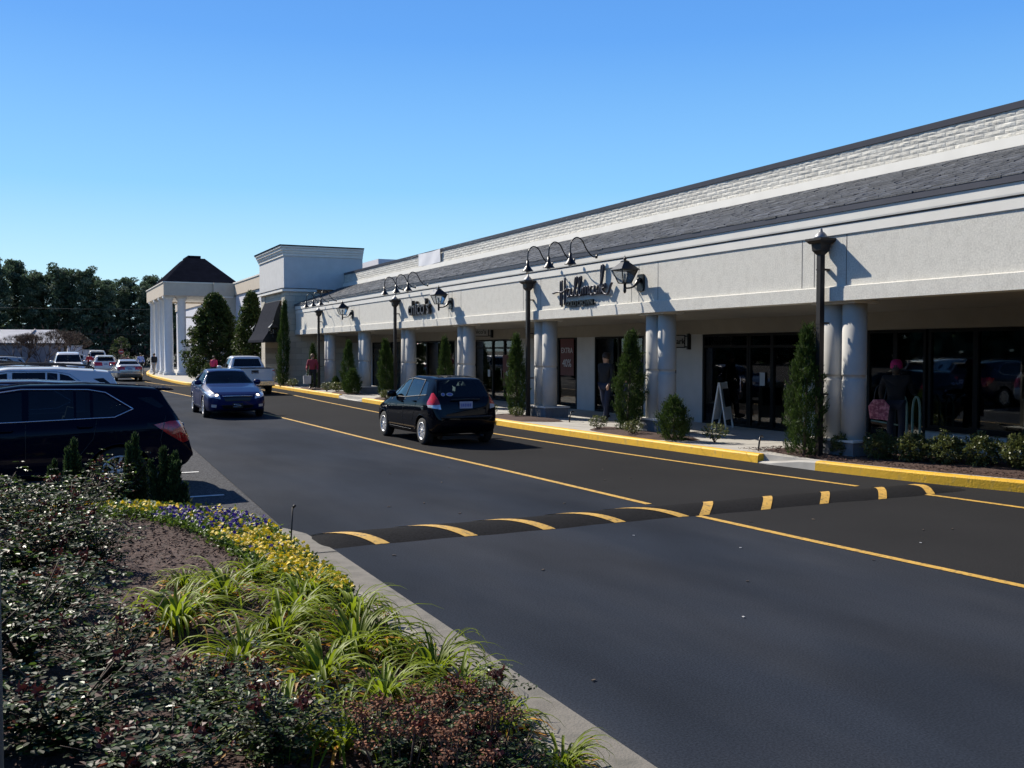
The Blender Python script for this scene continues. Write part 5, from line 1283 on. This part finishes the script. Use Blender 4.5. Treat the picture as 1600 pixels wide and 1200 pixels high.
# --- black hatchback seen from behind
HAT = dict(L=3.9, wt=.56, rw=.30, axles=(.78, 3.26), wid_max=.835, spokes=10, glass='tint', cabin=(1.2, 3.5, 1.75, 2.6),
  top=[(0, .60), (.06, .74), (.3, .86), (.85, .98), (1.0, 1.02), (1.4, 1.26), (1.75, 1.43), (2.2, 1.50), (2.9, 1.495), (3.35, 1.46), (3.5, 1.42), (3.60, 1.28), (3.74, 1.05), (3.80, .98), (3.86, .8), (3.9, .6)],
  belt=[(0, .56), (.1, .68), (.4, .78), (1, .90), (2, .94), (3.3, 1.0), (3.6, 1.0), (3.76, .94), (3.84, .78), (3.9, .57)],
  bot=[(0, .38), (.15, .24), (.4, .19), (3.4, .22), (3.75, .28), (3.9, .42)],
  wid=[(0, .58), (.08, .68), (.3, .77), (.7, .82), (1, .83), (3.3, .835), (3.6, .81), (3.78, .77), (3.86, .72), (3.9, .64)],
  side=[('side_window', [(1.35, 1.0), (2.1, 1.01), (2.1, 1.40), (1.85, 1.375), (1.6, 1.25)], None), ('side_window', [(2.17, 1.01), (2.95, 1.05), (2.9, 1.39), (2.17, 1.41)], None), ('quarter_window', [(3.02, 1.06), (3.32, 1.10), (3.12, 1.36), (2.98, 1.375)], 'tint')],
  ends=[('windscreen', [(-.68, 1.02), (.68, 1.02), (.55, 1.37), (.28, 1.41), (-.28, 1.41), (-.55, 1.37)], None, (.85, 2.0)), ('rear_window', [(-.62, 1.05), (.62, 1.05), (.60, 1.12), (.50, 1.37), (.25, 1.41), (-.25, 1.41), (-.50, 1.37), (-.60, 1.12)], 'tint', (3.35, 3.85)),
        ('tail_light', [(.60, .90), (.80, .88), (.765, 1.12), (.66, 1.14)], 'lampred', (3.52, 4)), ('tail_light', [(-.60, .90), (-.66, 1.14), (-.765, 1.12), (-.80, .88)], 'lampred', (3.52, 4)),
        ('reverse_light', [(.59, .79), (.80, .83), (.80, .878), (.60, .895)], 'lampclear', (3.52, 4)), ('reverse_light', [(-.59, .79), (-.60, .895), (-.80, .878), (-.80, .83)], 'lampclear', (3.52, 4)),
        ('headlight', [(.46, .62), (.74, .68), (.74, .78), (.50, .72)], 'lampclear', (-1, .8)), ('headlight', [(-.46, .62), (-.50, .72), (-.74, .78), (-.74, .68)], 'lampclear', (-1, .8)), ('grille', [(-.34, .52), (.34, .52), (.38, .64), (-.38, .64)], 'black', (-1, .4))],
  surround=[[(1.28, .99), (2.1, 1.0), (3.36, 1.09)], [(1.3, .99), (1.6, 1.27), (1.85, 1.395), (2.2, 1.43), (2.95, 1.40)], [(2.135, 1.0), (2.135, 1.42)], [(2.97, 1.04), (2.93, 1.40)]],
  seams=[[(1.2, .33), (1.16, .7), (1.28, .97)], [(2.13, .31), (2.135, .99)], [(2.7, .45), (2.98, 1.03)], [(1.2, .31), (2.6, .30)], [(1.1, .80), (3.4, .84)]], handles=[(1.98, .90), (2.8, .94)], mirror=(1.42, 1.05))
def dress_hatch(r):
    plate(r, 3.862, .88, 1)
    mb = MB(); mb.tube(catmull([(3.83, -.34, .995), (3.85, 0, 1.005), (3.83, .34, .995)], 5), .018, 6); mb.build('hatch_trim', MT['plastic'], r)
    mb = MB(); mb.tube(catmull([(3.885, -.62, .62), (3.925, 0, .62), (3.885, .62, .62)], 6), .03, 6); mb.tube(catmull([(3.82, -.62, .78), (3.875, 0, .78), (3.82, .62, .78)], 6), .006, 6); mb.build('bumper_strip', MT['plastic'], r)
    mb = MB(); mb.tube([(3.62, -.5, 1.08), (3.65, -.1, 1.10)], .01, 5); mb.tube([(3.7, 0, 1.04), (3.62, -.45, 1.12)], .008, 5); mb.build('rear_wiper', MT['plastic'], r)
    for y, sx_, m in ((-.50, .05, 'paper'), (-.34, .09, 'paper')):
        mb = MB(); mb.lathe([(.9, -.004), (.9, 0)], (0, 0, 0), 16, 'X', False); o = mb.build('window_sticker', MT['paper'], r, loc=(3.735, y, 1.11), rot=(0, R(-28), 0)); o.scale = (1, sx_, .045)
        mb = MB(); mb.lathe([(.62, -.004), (.62, 0)], (0, 0, 0), 16, 'X', False); p = mb.build('sticker_centre', MT['platemark'], o, loc=(.004, 0, 0))
    mb = MB(); mb.box(3.40, 3.46, -.12, .12, 1.40, 1.42); mb.build('brake_lamp', MT['lampred'], r)
    mb = MB(); mb.box(3.3, 3.6, -.45, .45, .12, .2); mb.tube([(3.6, .4, .2), (3.88, .4, .2)], .03, 8); mb.build('exhaust', MT['plastic'], r)
# --- suvs
SUV = dict(L=4.75, wt=.66, rw=.355, axles=(.95, 3.78), wid_max=.925, spokes=6, glass='tintdark', cabin=(1.5, 4.2, 2.05, 3.0),
  top=[(0, .72), (.05, .88), (.3, .98), (1.2, 1.10), (1.4, 1.16), (1.8, 1.42), (2.1, 1.57), (2.6, 1.65), (3.4, 1.65), (4.1, 1.60), (4.32, 1.575), (4.36, 1.50), (4.50, 1.24), (4.60, 1.06), (4.66, .95), (4.72, .80), (4.75, .62)],
  belt=[(0, .68), (.1, .80), (.4, .88), (1.2, 1.0), (2, 1.04), (3.3, 1.09), (4.2, 1.12), (4.5, 1.10), (4.62, .96), (4.72, .72), (4.75, .58)],
  bot=[(0, .44), (.15, .30), (.5, .24), (4.1, .27), (4.5, .33), (4.68, .40), (4.75, .50)],
  wid=[(0, .66), (.1, .78), (.35, .87), (.8, .915), (3.8, .925), (4.3, .90), (4.55, .86), (4.66, .80), (4.75, .70)],
  side=[('side_window', [(1.75, 1.11), (2.6, 1.13), (2.6, 1.54), (2.35, 1.51), (2.05, 1.38)], None), ('side_window', [(2.68, 1.13), (3.22, 1.145), (3.22, 1.55), (2.68, 1.55)], 'tint'), ('side_window', [(3.25, 1.145), (3.42, 1.15), (3.42, 1.53), (3.25, 1.55)], 'tint'), ('rear_side_window', [(3.46, 1.16), (3.70, 1.17), (3.90, 1.27), (3.60, 1.49), (3.46, 1.53)], 'tintdark'), ('quarter_window', [(4.02, 1.43), (4.20, 1.44), (4.36, 1.30), (4.30, 1.27)], 'tintdark')],
  ends=[('windscreen', [(-.74, 1.16), (.74, 1.16), (.62, 1.51), (-.62, 1.51)], None, (1.0, 2.3)), ('rear_window', [(-.62, 1.16), (.62, 1.16), (.56, 1.47), (-.56, 1.47)], 'tintdark', (4.3, 4.8)),
        ('headlight', [(.52, .74), (.84, .82), (.86, .92), (.56, .88)], 'lampclear', (-1, 1)), ('headlight', [(-.52, .74), (-.56, .88), (-.86, .92), (-.84, .82)], 'lampclear', (-1, 1)), ('grille', [(-.42, .62), (.42, .62), (.46, .86), (-.46, .86)], 'black', (-1, .5))],
  surround=[[(1.66, 1.10), (2.6, 1.12), (3.72, 1.155), (3.96, 1.27), (3.62, 1.52), (3.4, 1.565), (2.6, 1.58), (2.3, 1.53), (2.0, 1.38), (1.66, 1.10)]], trimm='chrome', trimw=.011,
  seams=[[(1.5, .38), (1.45, .8), (1.6, 1.07)], [(2.64, .36), (2.64, 1.1)], [(3.2, .5), (3.45, .85), (3.5, 1.13)], [(1.5, .36), (3.1, .36)], [(4.38, 1.16), (4.3, .80), (4.33, .6)]], handles=[(2.4, 1.0), (3.35, 1.03)], mirror=(1.72, 1.14), archblack=False)
def dress_suv(r, rack=True, m='plastic', lamp=True, bvh=None):
    for s in (1, -1):
        if rack:
            mb = MB(); mb.tube(catmull([(1.95, s * .56, 1.56), (2.1, s * .56, 1.66), (3.0, s * .575, 1.71), (3.9, s * .56, 1.67), (4.05, s * .56, 1.60)], 6), .017, 6); mb.build('roof_rail', MT[m], r)
    mb = MB(); mb.prism([(4.28, 1.575), (4.50, 1.555), (4.52, 1.535), (4.30, 1.53)], 'Y', -.58, .58); mb.build('spoiler', r['bm'] if False else SUVM[0], r)
    plate(r, 4.70, .90, 1)
    if lamp: pass
SUVM = [None]
def suv(name, m, sp=None, rack='plastic', lamp=True):
    sp = dict(sp or SUV)
    sp['side'] = list(sp['side']) + [('tail_light', [(4.22, 1.03), (4.45, 1.08), (4.75, 1.06), (4.78, .78), (4.60, .74), (4.40, .88)], 'lampred')]
    SUVM[0] = m; r, bvh, _ = make_car(name, sp, m); dress_suv(r, rack is not None, rack or 'plastic'); return r
# --- white pickup seen from behind
PIC = dict(L=5.3, wt=.66, rw=.38, axles=(.95, 4.3), wid_max=.95, spokes=6, glass='tint', cabin=(1.7, 3.5, 2.3, 3.1),
  top=[(0, .80), (.05, 1.0), (.4, 1.08), (1.4, 1.16), (1.6, 1.22), (2.0, 1.55), (2.3, 1.72), (2.8, 1.78), (3.45, 1.75), (3.55, 1.70), (3.72, 1.24), (3.76, 1.225), (5.2, 1.225), (5.26, 1.2), (5.3, 1.1)],
  belt=[(0, .75), (.1, .9), (.5, 1.0), (1.5, 1.08), (2.5, 1.12), (3.6, 1.15), (3.8, 1.17), (5.2, 1.18), (5.3, 1.08)],
  bot=[(0, .52), (.15, .40), (.5, .35), (4.9, .40), (5.1, .55), (5.3, .58)],
  wid=[(0, .7), (.1, .82), (.4, .92), (.8, .945), (5, .95), (5.2, .935), (5.3, .92)],
  side=[('side_window', [(1.98, 1.18), (2.72, 1.19), (2.72, 1.63), (2.5, 1.61), (2.2, 1.45)], None), ('side_window', [(2.8, 1.19), (3.38, 1.20), (3.3, 1.62), (2.8, 1.64)], None), ('tail_light', [(5.14, .84), (5.32, .84), (5.32, 1.13), (5.14, 1.13)], 'lampred')],
  ends=[('windscreen', [(-.76, 1.2), (.76, 1.2), (.62, 1.62), (-.62, 1.62)], None, (1.2, 2.5)), ('rear_window', [(-.66, 1.27), (.66, 1.27), (.55, 1.63), (-.55, 1.63)], 'tintdark', (3.45, 3.8)),
        ('headlight', [(.58, .8), (.88, .84), (.88, .98), (.58, .96)], 'lampclear', (-1, .8)), ('headlight', [(-.58, .8), (-.58, .96), (-.88, .98), (-.88, .84)], 'lampclear', (-1, .8)), ('grille', [(-.5, .72), (.5, .72), (.5, .96), (-.5, .96)], 'black', (-1, .5))],
  surround=[[(1.88, 1.17), (2.75, 1.18), (3.45, 1.19), (3.34, 1.64), (2.75, 1.66), (2.5, 1.63), (2.2, 1.47), (1.88, 1.17)], [(2.76, 1.18), (2.76, 1.65)]],
  seams=[[(1.8, .5), (1.78, .9), (1.9, 1.14)], [(2.76, .48), (2.76, 1.16)], [(3.45, .48), (3.47, 1.16)], [(3.62, .5), (3.62, 1.16)]], handles=[(2.6, 1.05), (3.3, 1.06)], mirror=(1.95, 1.22), bed=[(3.85, -.80), (5.18, -.80), (5.18, .80), (3.85, .80)])
def dress_pickup(r, m):
    mb = MB(); mb.box(3.85, 5.18, -.80, .80, .62, .66); mb.box(3.83, 3.85, -.80, .80, .62, 1.215); mb.box(5.181, 5.2, -.8, .8, .62, 1.215); mb.box(3.85, 5.18, -.82, -.801, .62, 1.215); mb.box(3.85, 5.18, .801, .82, .62, 1.215); mb.build('bed_liner', MT['plastic'], r)
    mb = MB(); mb.box(5.17, 5.305, -.80, .80, 1.213, 1.24); mb.box(3.8, 5.17, .83, .94, 1.215, 1.235); mb.box(3.8, 5.17, -.94, -.83, 1.215, 1.235); mb.build('bed_rail_cap', MT['plastic'], r)
    mb = MB(); mb.box(5.30, 5.315, -.78, .78, .66, 1.19); mb.build('tailgate', m, r)
    mb = MB(); mb.box(5.316, 5.33, -.16, .16, .98, 1.12); mb.build('tailgate_handle', MT['black'], r)
    mb = MB(); mb.tube(catmull([(5.335, -.12, 1.05), (5.335, -.10, 1.0), (5.335, .10, 1.0), (5.335, .12, 1.05)], 4), .012, 6); mb.build('handle_ring', MT['chrome'], r)
    mb = MB(); mb.box(5.28, 5.44, -.86, .86, .44, .62); mb.build('rear_bumper', MT['chrome'], r)
    mb = MB(); mb.box(5.2, 5.42, -.88, .88, .40, .439); mb.build('bumper_lower', MT['plastic'], r); plate(r, 5.445, .54, 1)
def place(r, x, y, heading, s=(1, 1, 1), label='', cat='car', group=None, L=None, ref=0):
    """put the model so that its local point (ref,0) sits at x,y; heading = world angle of its forward (-x local)"""
    a = heading + PI; r.rotation_euler = (0, 0, a); r.scale = s
    off = Matrix.Rotation(a, 3, 'Z') @ Vector((ref * s[0], 0, 0)); r.location = (x - off.x, y - off.y, 0)
    return tag(r, label, cat, group)
r, bv_, _ = make_car('sedan', SED, MT['carblue']); BV = [bv_]; dress_sedan(r)
place(r, 5.10, 28.5, R(-90 - 1.5), (.96, .95, .95), 'blue sedan with lit headlights driving toward the viewer', 'car')
r, _, _ = make_car('hatchback', HAT, MT['carblack']); dress_hatch(r)
place(r, 7.88, 18.35, R(90 + 1), (.95, .93, .95), 'black hatchback driving away in the lane beside the yellow kerb', 'car', ref=3.9)
r, _, _ = make_car('pickup_truck', PIC, MT['carwhite']); dress_pickup(r, MT['carwhite'])
place(r, 8.55, 43.6, R(90 + 1), (1, .97, .97), 'white pickup truck stopped near the kerb behind the blue sedan', 'pickup truck', ref=5.3)
sg_ = 'cars parked in the row on the left'
r = suv('parked_suv', MT['carnavy'], rack=None); place(r, 1.93, 15.0, R(180), (1, 1, .91), 'dark navy SUV with chrome window trim, closest of the parked cars', 'SUV', sg_, ref=4.75)
r0 = suv('parked_car', MT['cardkblue'], rack=None); place(r0, 1.25, 17.75, R(180), (1, 1, .90), 'dark low roofed parked car just behind the nearest navy SUV', 'car', sg_, ref=4.75)
rw_ = suv('parked_suv', MT['carwhite']); place(rw_, 1.62, 20.4, R(180), (1.0, 1, 1.0), 'white parked SUV with dark windows and black roof rails', 'SUV', sg_, ref=4.75)
rb_ = suv('parked_suv', MT['cardkblue']); place(rb_, 1.25, 23.4, R(180), (1, 1, .98), 'dark blue parked SUV behind the white SUV with roof rails', 'SUV', sg_, ref=4.75)
rg_ = suv('parked_suv', MT['carsilver']); place(rg_, .4, 26.2, R(180), (1, 1, 1.0), 'silver roofed parked SUV behind the dark blue one', 'SUV', sg_, ref=4.75)
# far cars driving / parked along the lane
SEDS = dict(SED); SEDS['side'] = SED['side'] + [('tail_light', [(4.62, .80), (4.92, .78), (4.92, .98), (4.66, 1.0)], 'lampred')]
def simple(root, m):
    mb = MB(); mb.box(4.88, 4.93, -.7, .7, .5, .56); mb.build('bumper_strip', MT['chrome'], root); plate(root, 4.905, .84, 1); return root
r, _, _ = make_car('sedan', SEDS, MT['carsilver']); simple(r, None)
place(r, 5.15, 66.0, R(91), (1, .92, .95), 'pale silver sedan driving away down the far lane', 'car', ref=4.9)
w1 = suv('car', MT['carwhite'], rack=None); place(w1, 4.75, 84, R(91), (1, .98, .97), 'white hatch backed car ahead of the silver sedan', 'car', ref=4.75)
w2 = copy_tree(w1); place(w2, 5.0, 101, R(90), (1, 1.0, 1.22), 'tall white van like car farther down the lane', 'car', ref=4.75)
w3 = copy_tree(w1); place(w3, 3.3, 104, R(90), (1, .95, 1.0), 'small white car beside the person in red far down the lane', 'car', ref=4.75)
r, _, _ = make_car('pickup_truck', PIC, MT['carwhite']); dress_pickup(r, MT['carwhite'])
place(r, 1.55, 62, R(-90), (1, .95, 1.06), 'white pickup facing the viewer beyond the parked row', 'pickup truck')
for (x, y, a, k, lb) in ((-2.3, 66, 180, rw_, 'white parked SUV at the far left edge'), (-.6, 72, 180, rg_, 'silver parked car near the leafless bushes'), (-.6, 46, 180, r0, 'dark parked car far back in the left row'), (-.9, 52, 180, rb_, 'dark blue parked SUV far back in the left row'), (-2.6, 58, 180, r0, 'dark parked car behind the far white SUV')):
    c = copy_tree(k); place(c, x, y, R(a), (1, 1, .96), lb, 'car', sg_, ref=4.75)
# ---------------------------------------------------------------- people
def skinmesh(verts, edges, radii, sub=1):
    me = bpy.data.meshes.new('t'); me.from_pydata(verts, edges, []); o = bpy.data.objects.new('t', me); COL.objects.link(o)
    o.modifiers.new('s', 'SKIN'); 
    if not me.skin_vertices: 
        bm = bmesh.new(); bm.from_mesh(me); bm.verts.layers.skin.verify(); bm.to_mesh(me); bm.free()
    for i, rr in enumerate(radii):
        me.skin_vertices[0].data[i].radius = rr if isinstance(rr, tuple) else (rr, rr)
    me.skin_vertices[0].data[0].use_root = True
    m = o.modifiers.new('b', 'SUBSURF'); m.levels = sub; m.render_levels = sub
    dg = bpy.context.evaluated_depsgraph_get(); dg.update()
    out = bpy.data.meshes.new_from_object(o.evaluated_get(dg)); bpy.data.objects.remove(o); return out
def person(x, y, z, face, h=1.75, top='black', legs='jeans', hair=(.03, .02, .015), stride=.22, armL=0.15, armR=-.15, label='', w_=1.0, coat=0, skirt=0, hat=None, bag=None, bend=0, gender=0):
    """local frame: faces -Y; face = world angle"""
    k = h / 1.75; root = empty('person', (x, y, z), face + PI / 2)
    def V(a, b, c): return (a * k, b * k, c * k)
    J = {'pel': V(0, 0, .95), 'sp': V(0, -.01, 1.15), 'ch': V(0, -bend * .5, 1.34), 'nk': V(0, -bend, 1.48), 'hd': V(0, -.02 - bend, 1.60), 'tp': V(0, -bend, 1.70)}
    for s, n, st_, ar in ((1, 'L', stride, armL), (-1, 'R', -stride, armR)):
        J['hip' + n] = V(s * .10, 0, .90); J['kn' + n] = V(s * .11, -st_ * .55 - .03, .50); J['an' + n] = V(s * .11, -st_ + (.06 if st_ < 0 else 0), .09 + (.05 if st_ < -.1 else 0)); J['to' + n] = V(s * .13, -st_ - .17, .04)
        J['sh' + n] = V(s * .19 * w_, -bend, 1.41); J['el' + n] = V(s * .25 * w_, ar * -.5 + .04 - bend, 1.13); J['wr' + n] = V(s * .25 * w_, -ar - .06 - bend, .90 + abs(ar) * .4); J['ha' + n] = V(s * .25 * w_, -ar - .09 - bend, .83 + abs(ar) * .4)
    names = list(J); idx = {n: i for i, n in enumerate(names)}; W = w_
    E_ = [('pel', 'sp'), ('sp', 'ch'), ('ch', 'nk'), ('nk', 'hd'), ('hd', 'tp')]
    rad = {'pel': (.15 * W, .11), 'sp': (.14 * W, .105), 'ch': (.16 * W, .11), 'nk': .055, 'hd': (.075, .09), 'tp': (.06, .075)}
    for n in 'LR':
        E_ += [('pel', 'hip' + n), ('hip' + n, 'kn' + n), ('kn' + n, 'an' + n), ('an' + n, 'to' + n), ('ch', 'sh' + n), ('sh' + n, 'el' + n), ('el' + n, 'wr' + n), ('wr' + n, 'ha' + n)]
        rad.update({'hip' + n: .085, 'kn' + n: .055, 'an' + n: .038, 'to' + n: .035, 'sh' + n: .06, 'el' + n: .042, 'wr' + n: .027, 'ha' + n: .03})
    verts = [J[n] for n in names]; radii = [rad[n] for n in names]; edges = [(idx[a], idx[b]) for a, b in E_]
    # fingers and thumb, face details as extra chains
    for n in 'LR':
        hx, hy, hz = J['ha' + n]; s = 1 if n == 'L' else -1
        for q in range(4):
            b = len(verts); oy = (-.027 + .018 * q) * k
            verts += [(hx, hy + oy, hz - .03 * k), (hx - s * .004, hy + oy, hz - (.062 + .004 * (1 - abs(q - 1.3))) * k), (hx - s * .018, hy + oy, hz - (.085 + .006 * (1 - abs(q - 1.3))) * k)]; radii += [.0095, .0085, .007]
            edges += [(idx['ha' + n], b), (b, b + 1), (b + 1, b + 2)]
        b = len(verts); verts += [(hx - s * .005, hy - .045 * k, hz - .005 * k), (hx - s * .015, hy - .055 * k, hz - .04 * k)]; radii += [.011, .008]; edges += [(idx['ha' + n], b), (b, b + 1)]
    b = len(verts); hx, hy, hz = J['hd']; verts += [(0, hy - .105 * k, hz - .01 * k)]; radii += [.014]; edges += [(idx['hd'], b)]
    for s in (-1, 1): b = len(verts); verts += [(s * .085 * k, hy + .005, hz)]; radii += [.018]; edges += [(idx['hd'], b)]
    radii = [tuple(q * k for q in r_) if isinstance(r_, tuple) else r_ * k for r_ in radii]
    tm, lm_ = clothm('top', top), clothm('legs', legs)
    bme = skinmesh(verts, edges, radii, 2); link('body', bme, root, [MT['skin'], tm, lm_], smooth=True)
    for p_ in bme.polygons:
        c_ = p_.center; zz = c_.z / k
        if zz < .93 and abs(c_.x) / k < .19: p_.material_index = 2
        elif .93 <= zz < 1.475 and (abs(c_.x) / k < .215 * w_ or zz > .97): p_.material_index = 1
    def cloth(nm, sel, ed, m, grow, extra={}, sub=2):
        ii = {n: i for i, n in enumerate(sel)}; rr = []
        for n in sel:
            q = extra.get(n, rad[n]); q = q if isinstance(q, tuple) else (q, q); rr.append(tuple((a + grow) * k for a in q))
        link(nm, skinmesh([J[n] for n in sel], [(ii[a], ii[b]) for a, b in ed], rr, sub), root, [m], smooth=True)
    top_e = [('sp', 'pel'), ('sp', 'ch'), ('ch', 'nk')] + [e for n in 'LR' for e in (('ch', 'sh' + n), ('sh' + n, 'el' + n), ('el' + n, 'wr' + n))]
    J['nk'] = tuple(Vector(J['nk']) - Vector((0, 0, .035 * k)))
    cloth('jacket' if coat else 'shirt', ['pel', 'sp', 'ch', 'nk'] + [a + n for n in 'LR' for a in ('sh', 'el', 'wr')], top_e, tm, .016, {'nk': .06, 'wr' + 'L': .032, 'wrR': .032})
    cloth('trousers', ['pel', 'hipL', 'knL', 'anL', 'hipR', 'knR', 'anR'], [('pel', 'hipL'), ('hipL', 'knL'), ('knL', 'anL'), ('pel', 'hipR'), ('hipR', 'knR'), ('knR', 'anR')], lm_, .014, {'pel': (.13 * W, .10), 'anL': .05, 'anR': .05})
    for n in 'LR':
        mb = MB(); a = Vector(J['an' + n]); t = Vector(J['to' + n]); mb.tube([tuple(a + Vector((0, .06, -.02)) * k), tuple(a + Vector((0, 0, -.015)) * k), tuple(t), tuple(t + Vector((0, -.04, -.003)) * k)], [.035 * k, .052 * k, .046 * k, .025 * k], 8); mb.build('shoe', MT['black'], root)
    hd = Vector(J['hd']); mb = MB()
    mb.lathe([(.02, .155), (.07, .14), (.098, .09), (.103, .03), (.095, -.02)], (0, .012, 0), 14); 
    if gender: mb.lathe([(.09, .05), (.095, -.03), (.08, -.10), (.05, -.14)], (0, .035, 0), 12)
    o = mb.build('hair', mat('hair', hair, .6, var=.2, scale=20), root, loc=tuple(hd)); o.scale = (k * .95, k * 1.08, k); o.rotation_euler = (R(-14), 0, 0)
    mb = MB()
    for s in (-1, 1): mb.lathe([(.009, -.002), (.005, .003)], (s * .03 * k, 0, .012 * k), 8, 'Y')
    mb.tube([(-.02, .002, -.055 * k), (.02, .002, -.055 * k)], .004, 5); mb.build('face_features', MT['black'], root, loc=tuple(hd + Vector((0, -.092 * k, 0))))
    if hat:
        mb = MB(); mb.lathe([(.02, .17), (.08, .15), (.112, .09), (.116, .03), (.118, .0)], (0, .005, 0), 16); o = mb.build('hat', hat, root, loc=tuple(hd + Vector((0, 0, .012)))); o.scale = (k, k * 1.05, k); o.rotation_euler = (R(-10), 0, 0)
    return tag(root, label, 'person')
JE = (.012, .018, .040); BK = (.012, .012, .014)
person(12.95, 21.2, .15, R(200), 1.76, BK, JE, stride=.16, label='man in a black jacket and blue jeans walking past the dark shop window', coat=1)
person(13.25, 20.75, .15, R(200), 1.18, (.03, .03, .08), JE, stride=.14, label='small child in dark blue walking close beside the man in black')
pw = person(13.95, 12.80, .15, R(35), 1.62, (.010, .010, .012), (.02, .022, .035), stride=.06, coat=1, w_=1.15, hat=mat('hat_pink', (.42, .015, .13), .8), gender=1, armR=.5, label='shopper with a bright pink knitted hat and dark coat looking in at the window')
bg_ = tag(empty('shoulder_bag', (13.60, 12.86, .90), R(-40)), 'pink handbag hanging at the hip of the shopper in the pink hat', 'bag')
mb = MB(); mb.prism([(-.15, -.17), (.14, -.20), (.17, .06), (.08, .17), (-.10, .17), (-.18, .05)], 'Y', -.05, .05); mb.build('bag_body', mat('bag_pink', (.30, .07, .12), .5, var=.3, scale=14, col2=(.6, .25, .3), c2scale=18), bg_)
mb = MB(); mb.tube(catmull([(-.09, 0, .15), (-.04, .0, .40), (.12, .03, .42), (.08, 0, .15)], 6), .012, 6); mb.build('strap', MT['plastic'], bg_)
person(11.45, 44.9, .15, R(-110), 1.66, (.30, .035, .05), BK, hair=(.18, .10, .05), stride=.12, armR=.25, label='person in a red shirt and dark shorts walking with a white shopping bag')
mb = MB(); mb.prism([(-.16, -.20), (.16, -.20), (.18, .17), (-.18, .17)], 'Y', -.06, .06); mb.tube(catmull([(-.08, 0, .16), (0, 0, .30), (.08, 0, .16)], 5), .008, 5)
tag(mb.build('shopping_bag', MT['paper'], loc=(11.12, 44.6, .62)), 'white shopping bag held by the person in the red shirt', 'bag')
person(10.9, 62.6, .15, R(-100), 1.50, (.03, .025, .02), (.50, .46, .40), stride=.18, label='person in a dark top and pale trousers crossing by the portico')
person(9.35, 60.2, .15, R(60), 1.50, (.50, .03, .10), BK, stride=.1, bend=.12, label='person in a bright pink top just left of the white pickup')
person(7.75, 77.6, .15, R(-120), 1.62, BK, (.40, .37, .33), stride=.2, label='person in a black jacket and khaki trousers by the portico columns')
person(7.1, 81, .15, R(-80), 1.62, (.22, .30, .60), BK, stride=.15, label='person in a light blue shirt beyond the silver sedan')
person(6.2, 86, .05, R(-60), 1.62, (.16, .10, .10), BK, stride=.2, gender=1, hair=(.25, .16, .06), label='person with light brown hair walking left of the light blue shirt')
person(6.6, 87, .05, R(-60), 1.55, (.10, .03, .05), BK, stride=.2, label='person in dark maroon between the other far walkers')
person(4.05, 96, .0, R(90), 1.7, (.5, .03, .04), BK, stride=.1, label='tiny person in red standing between the far white cars')
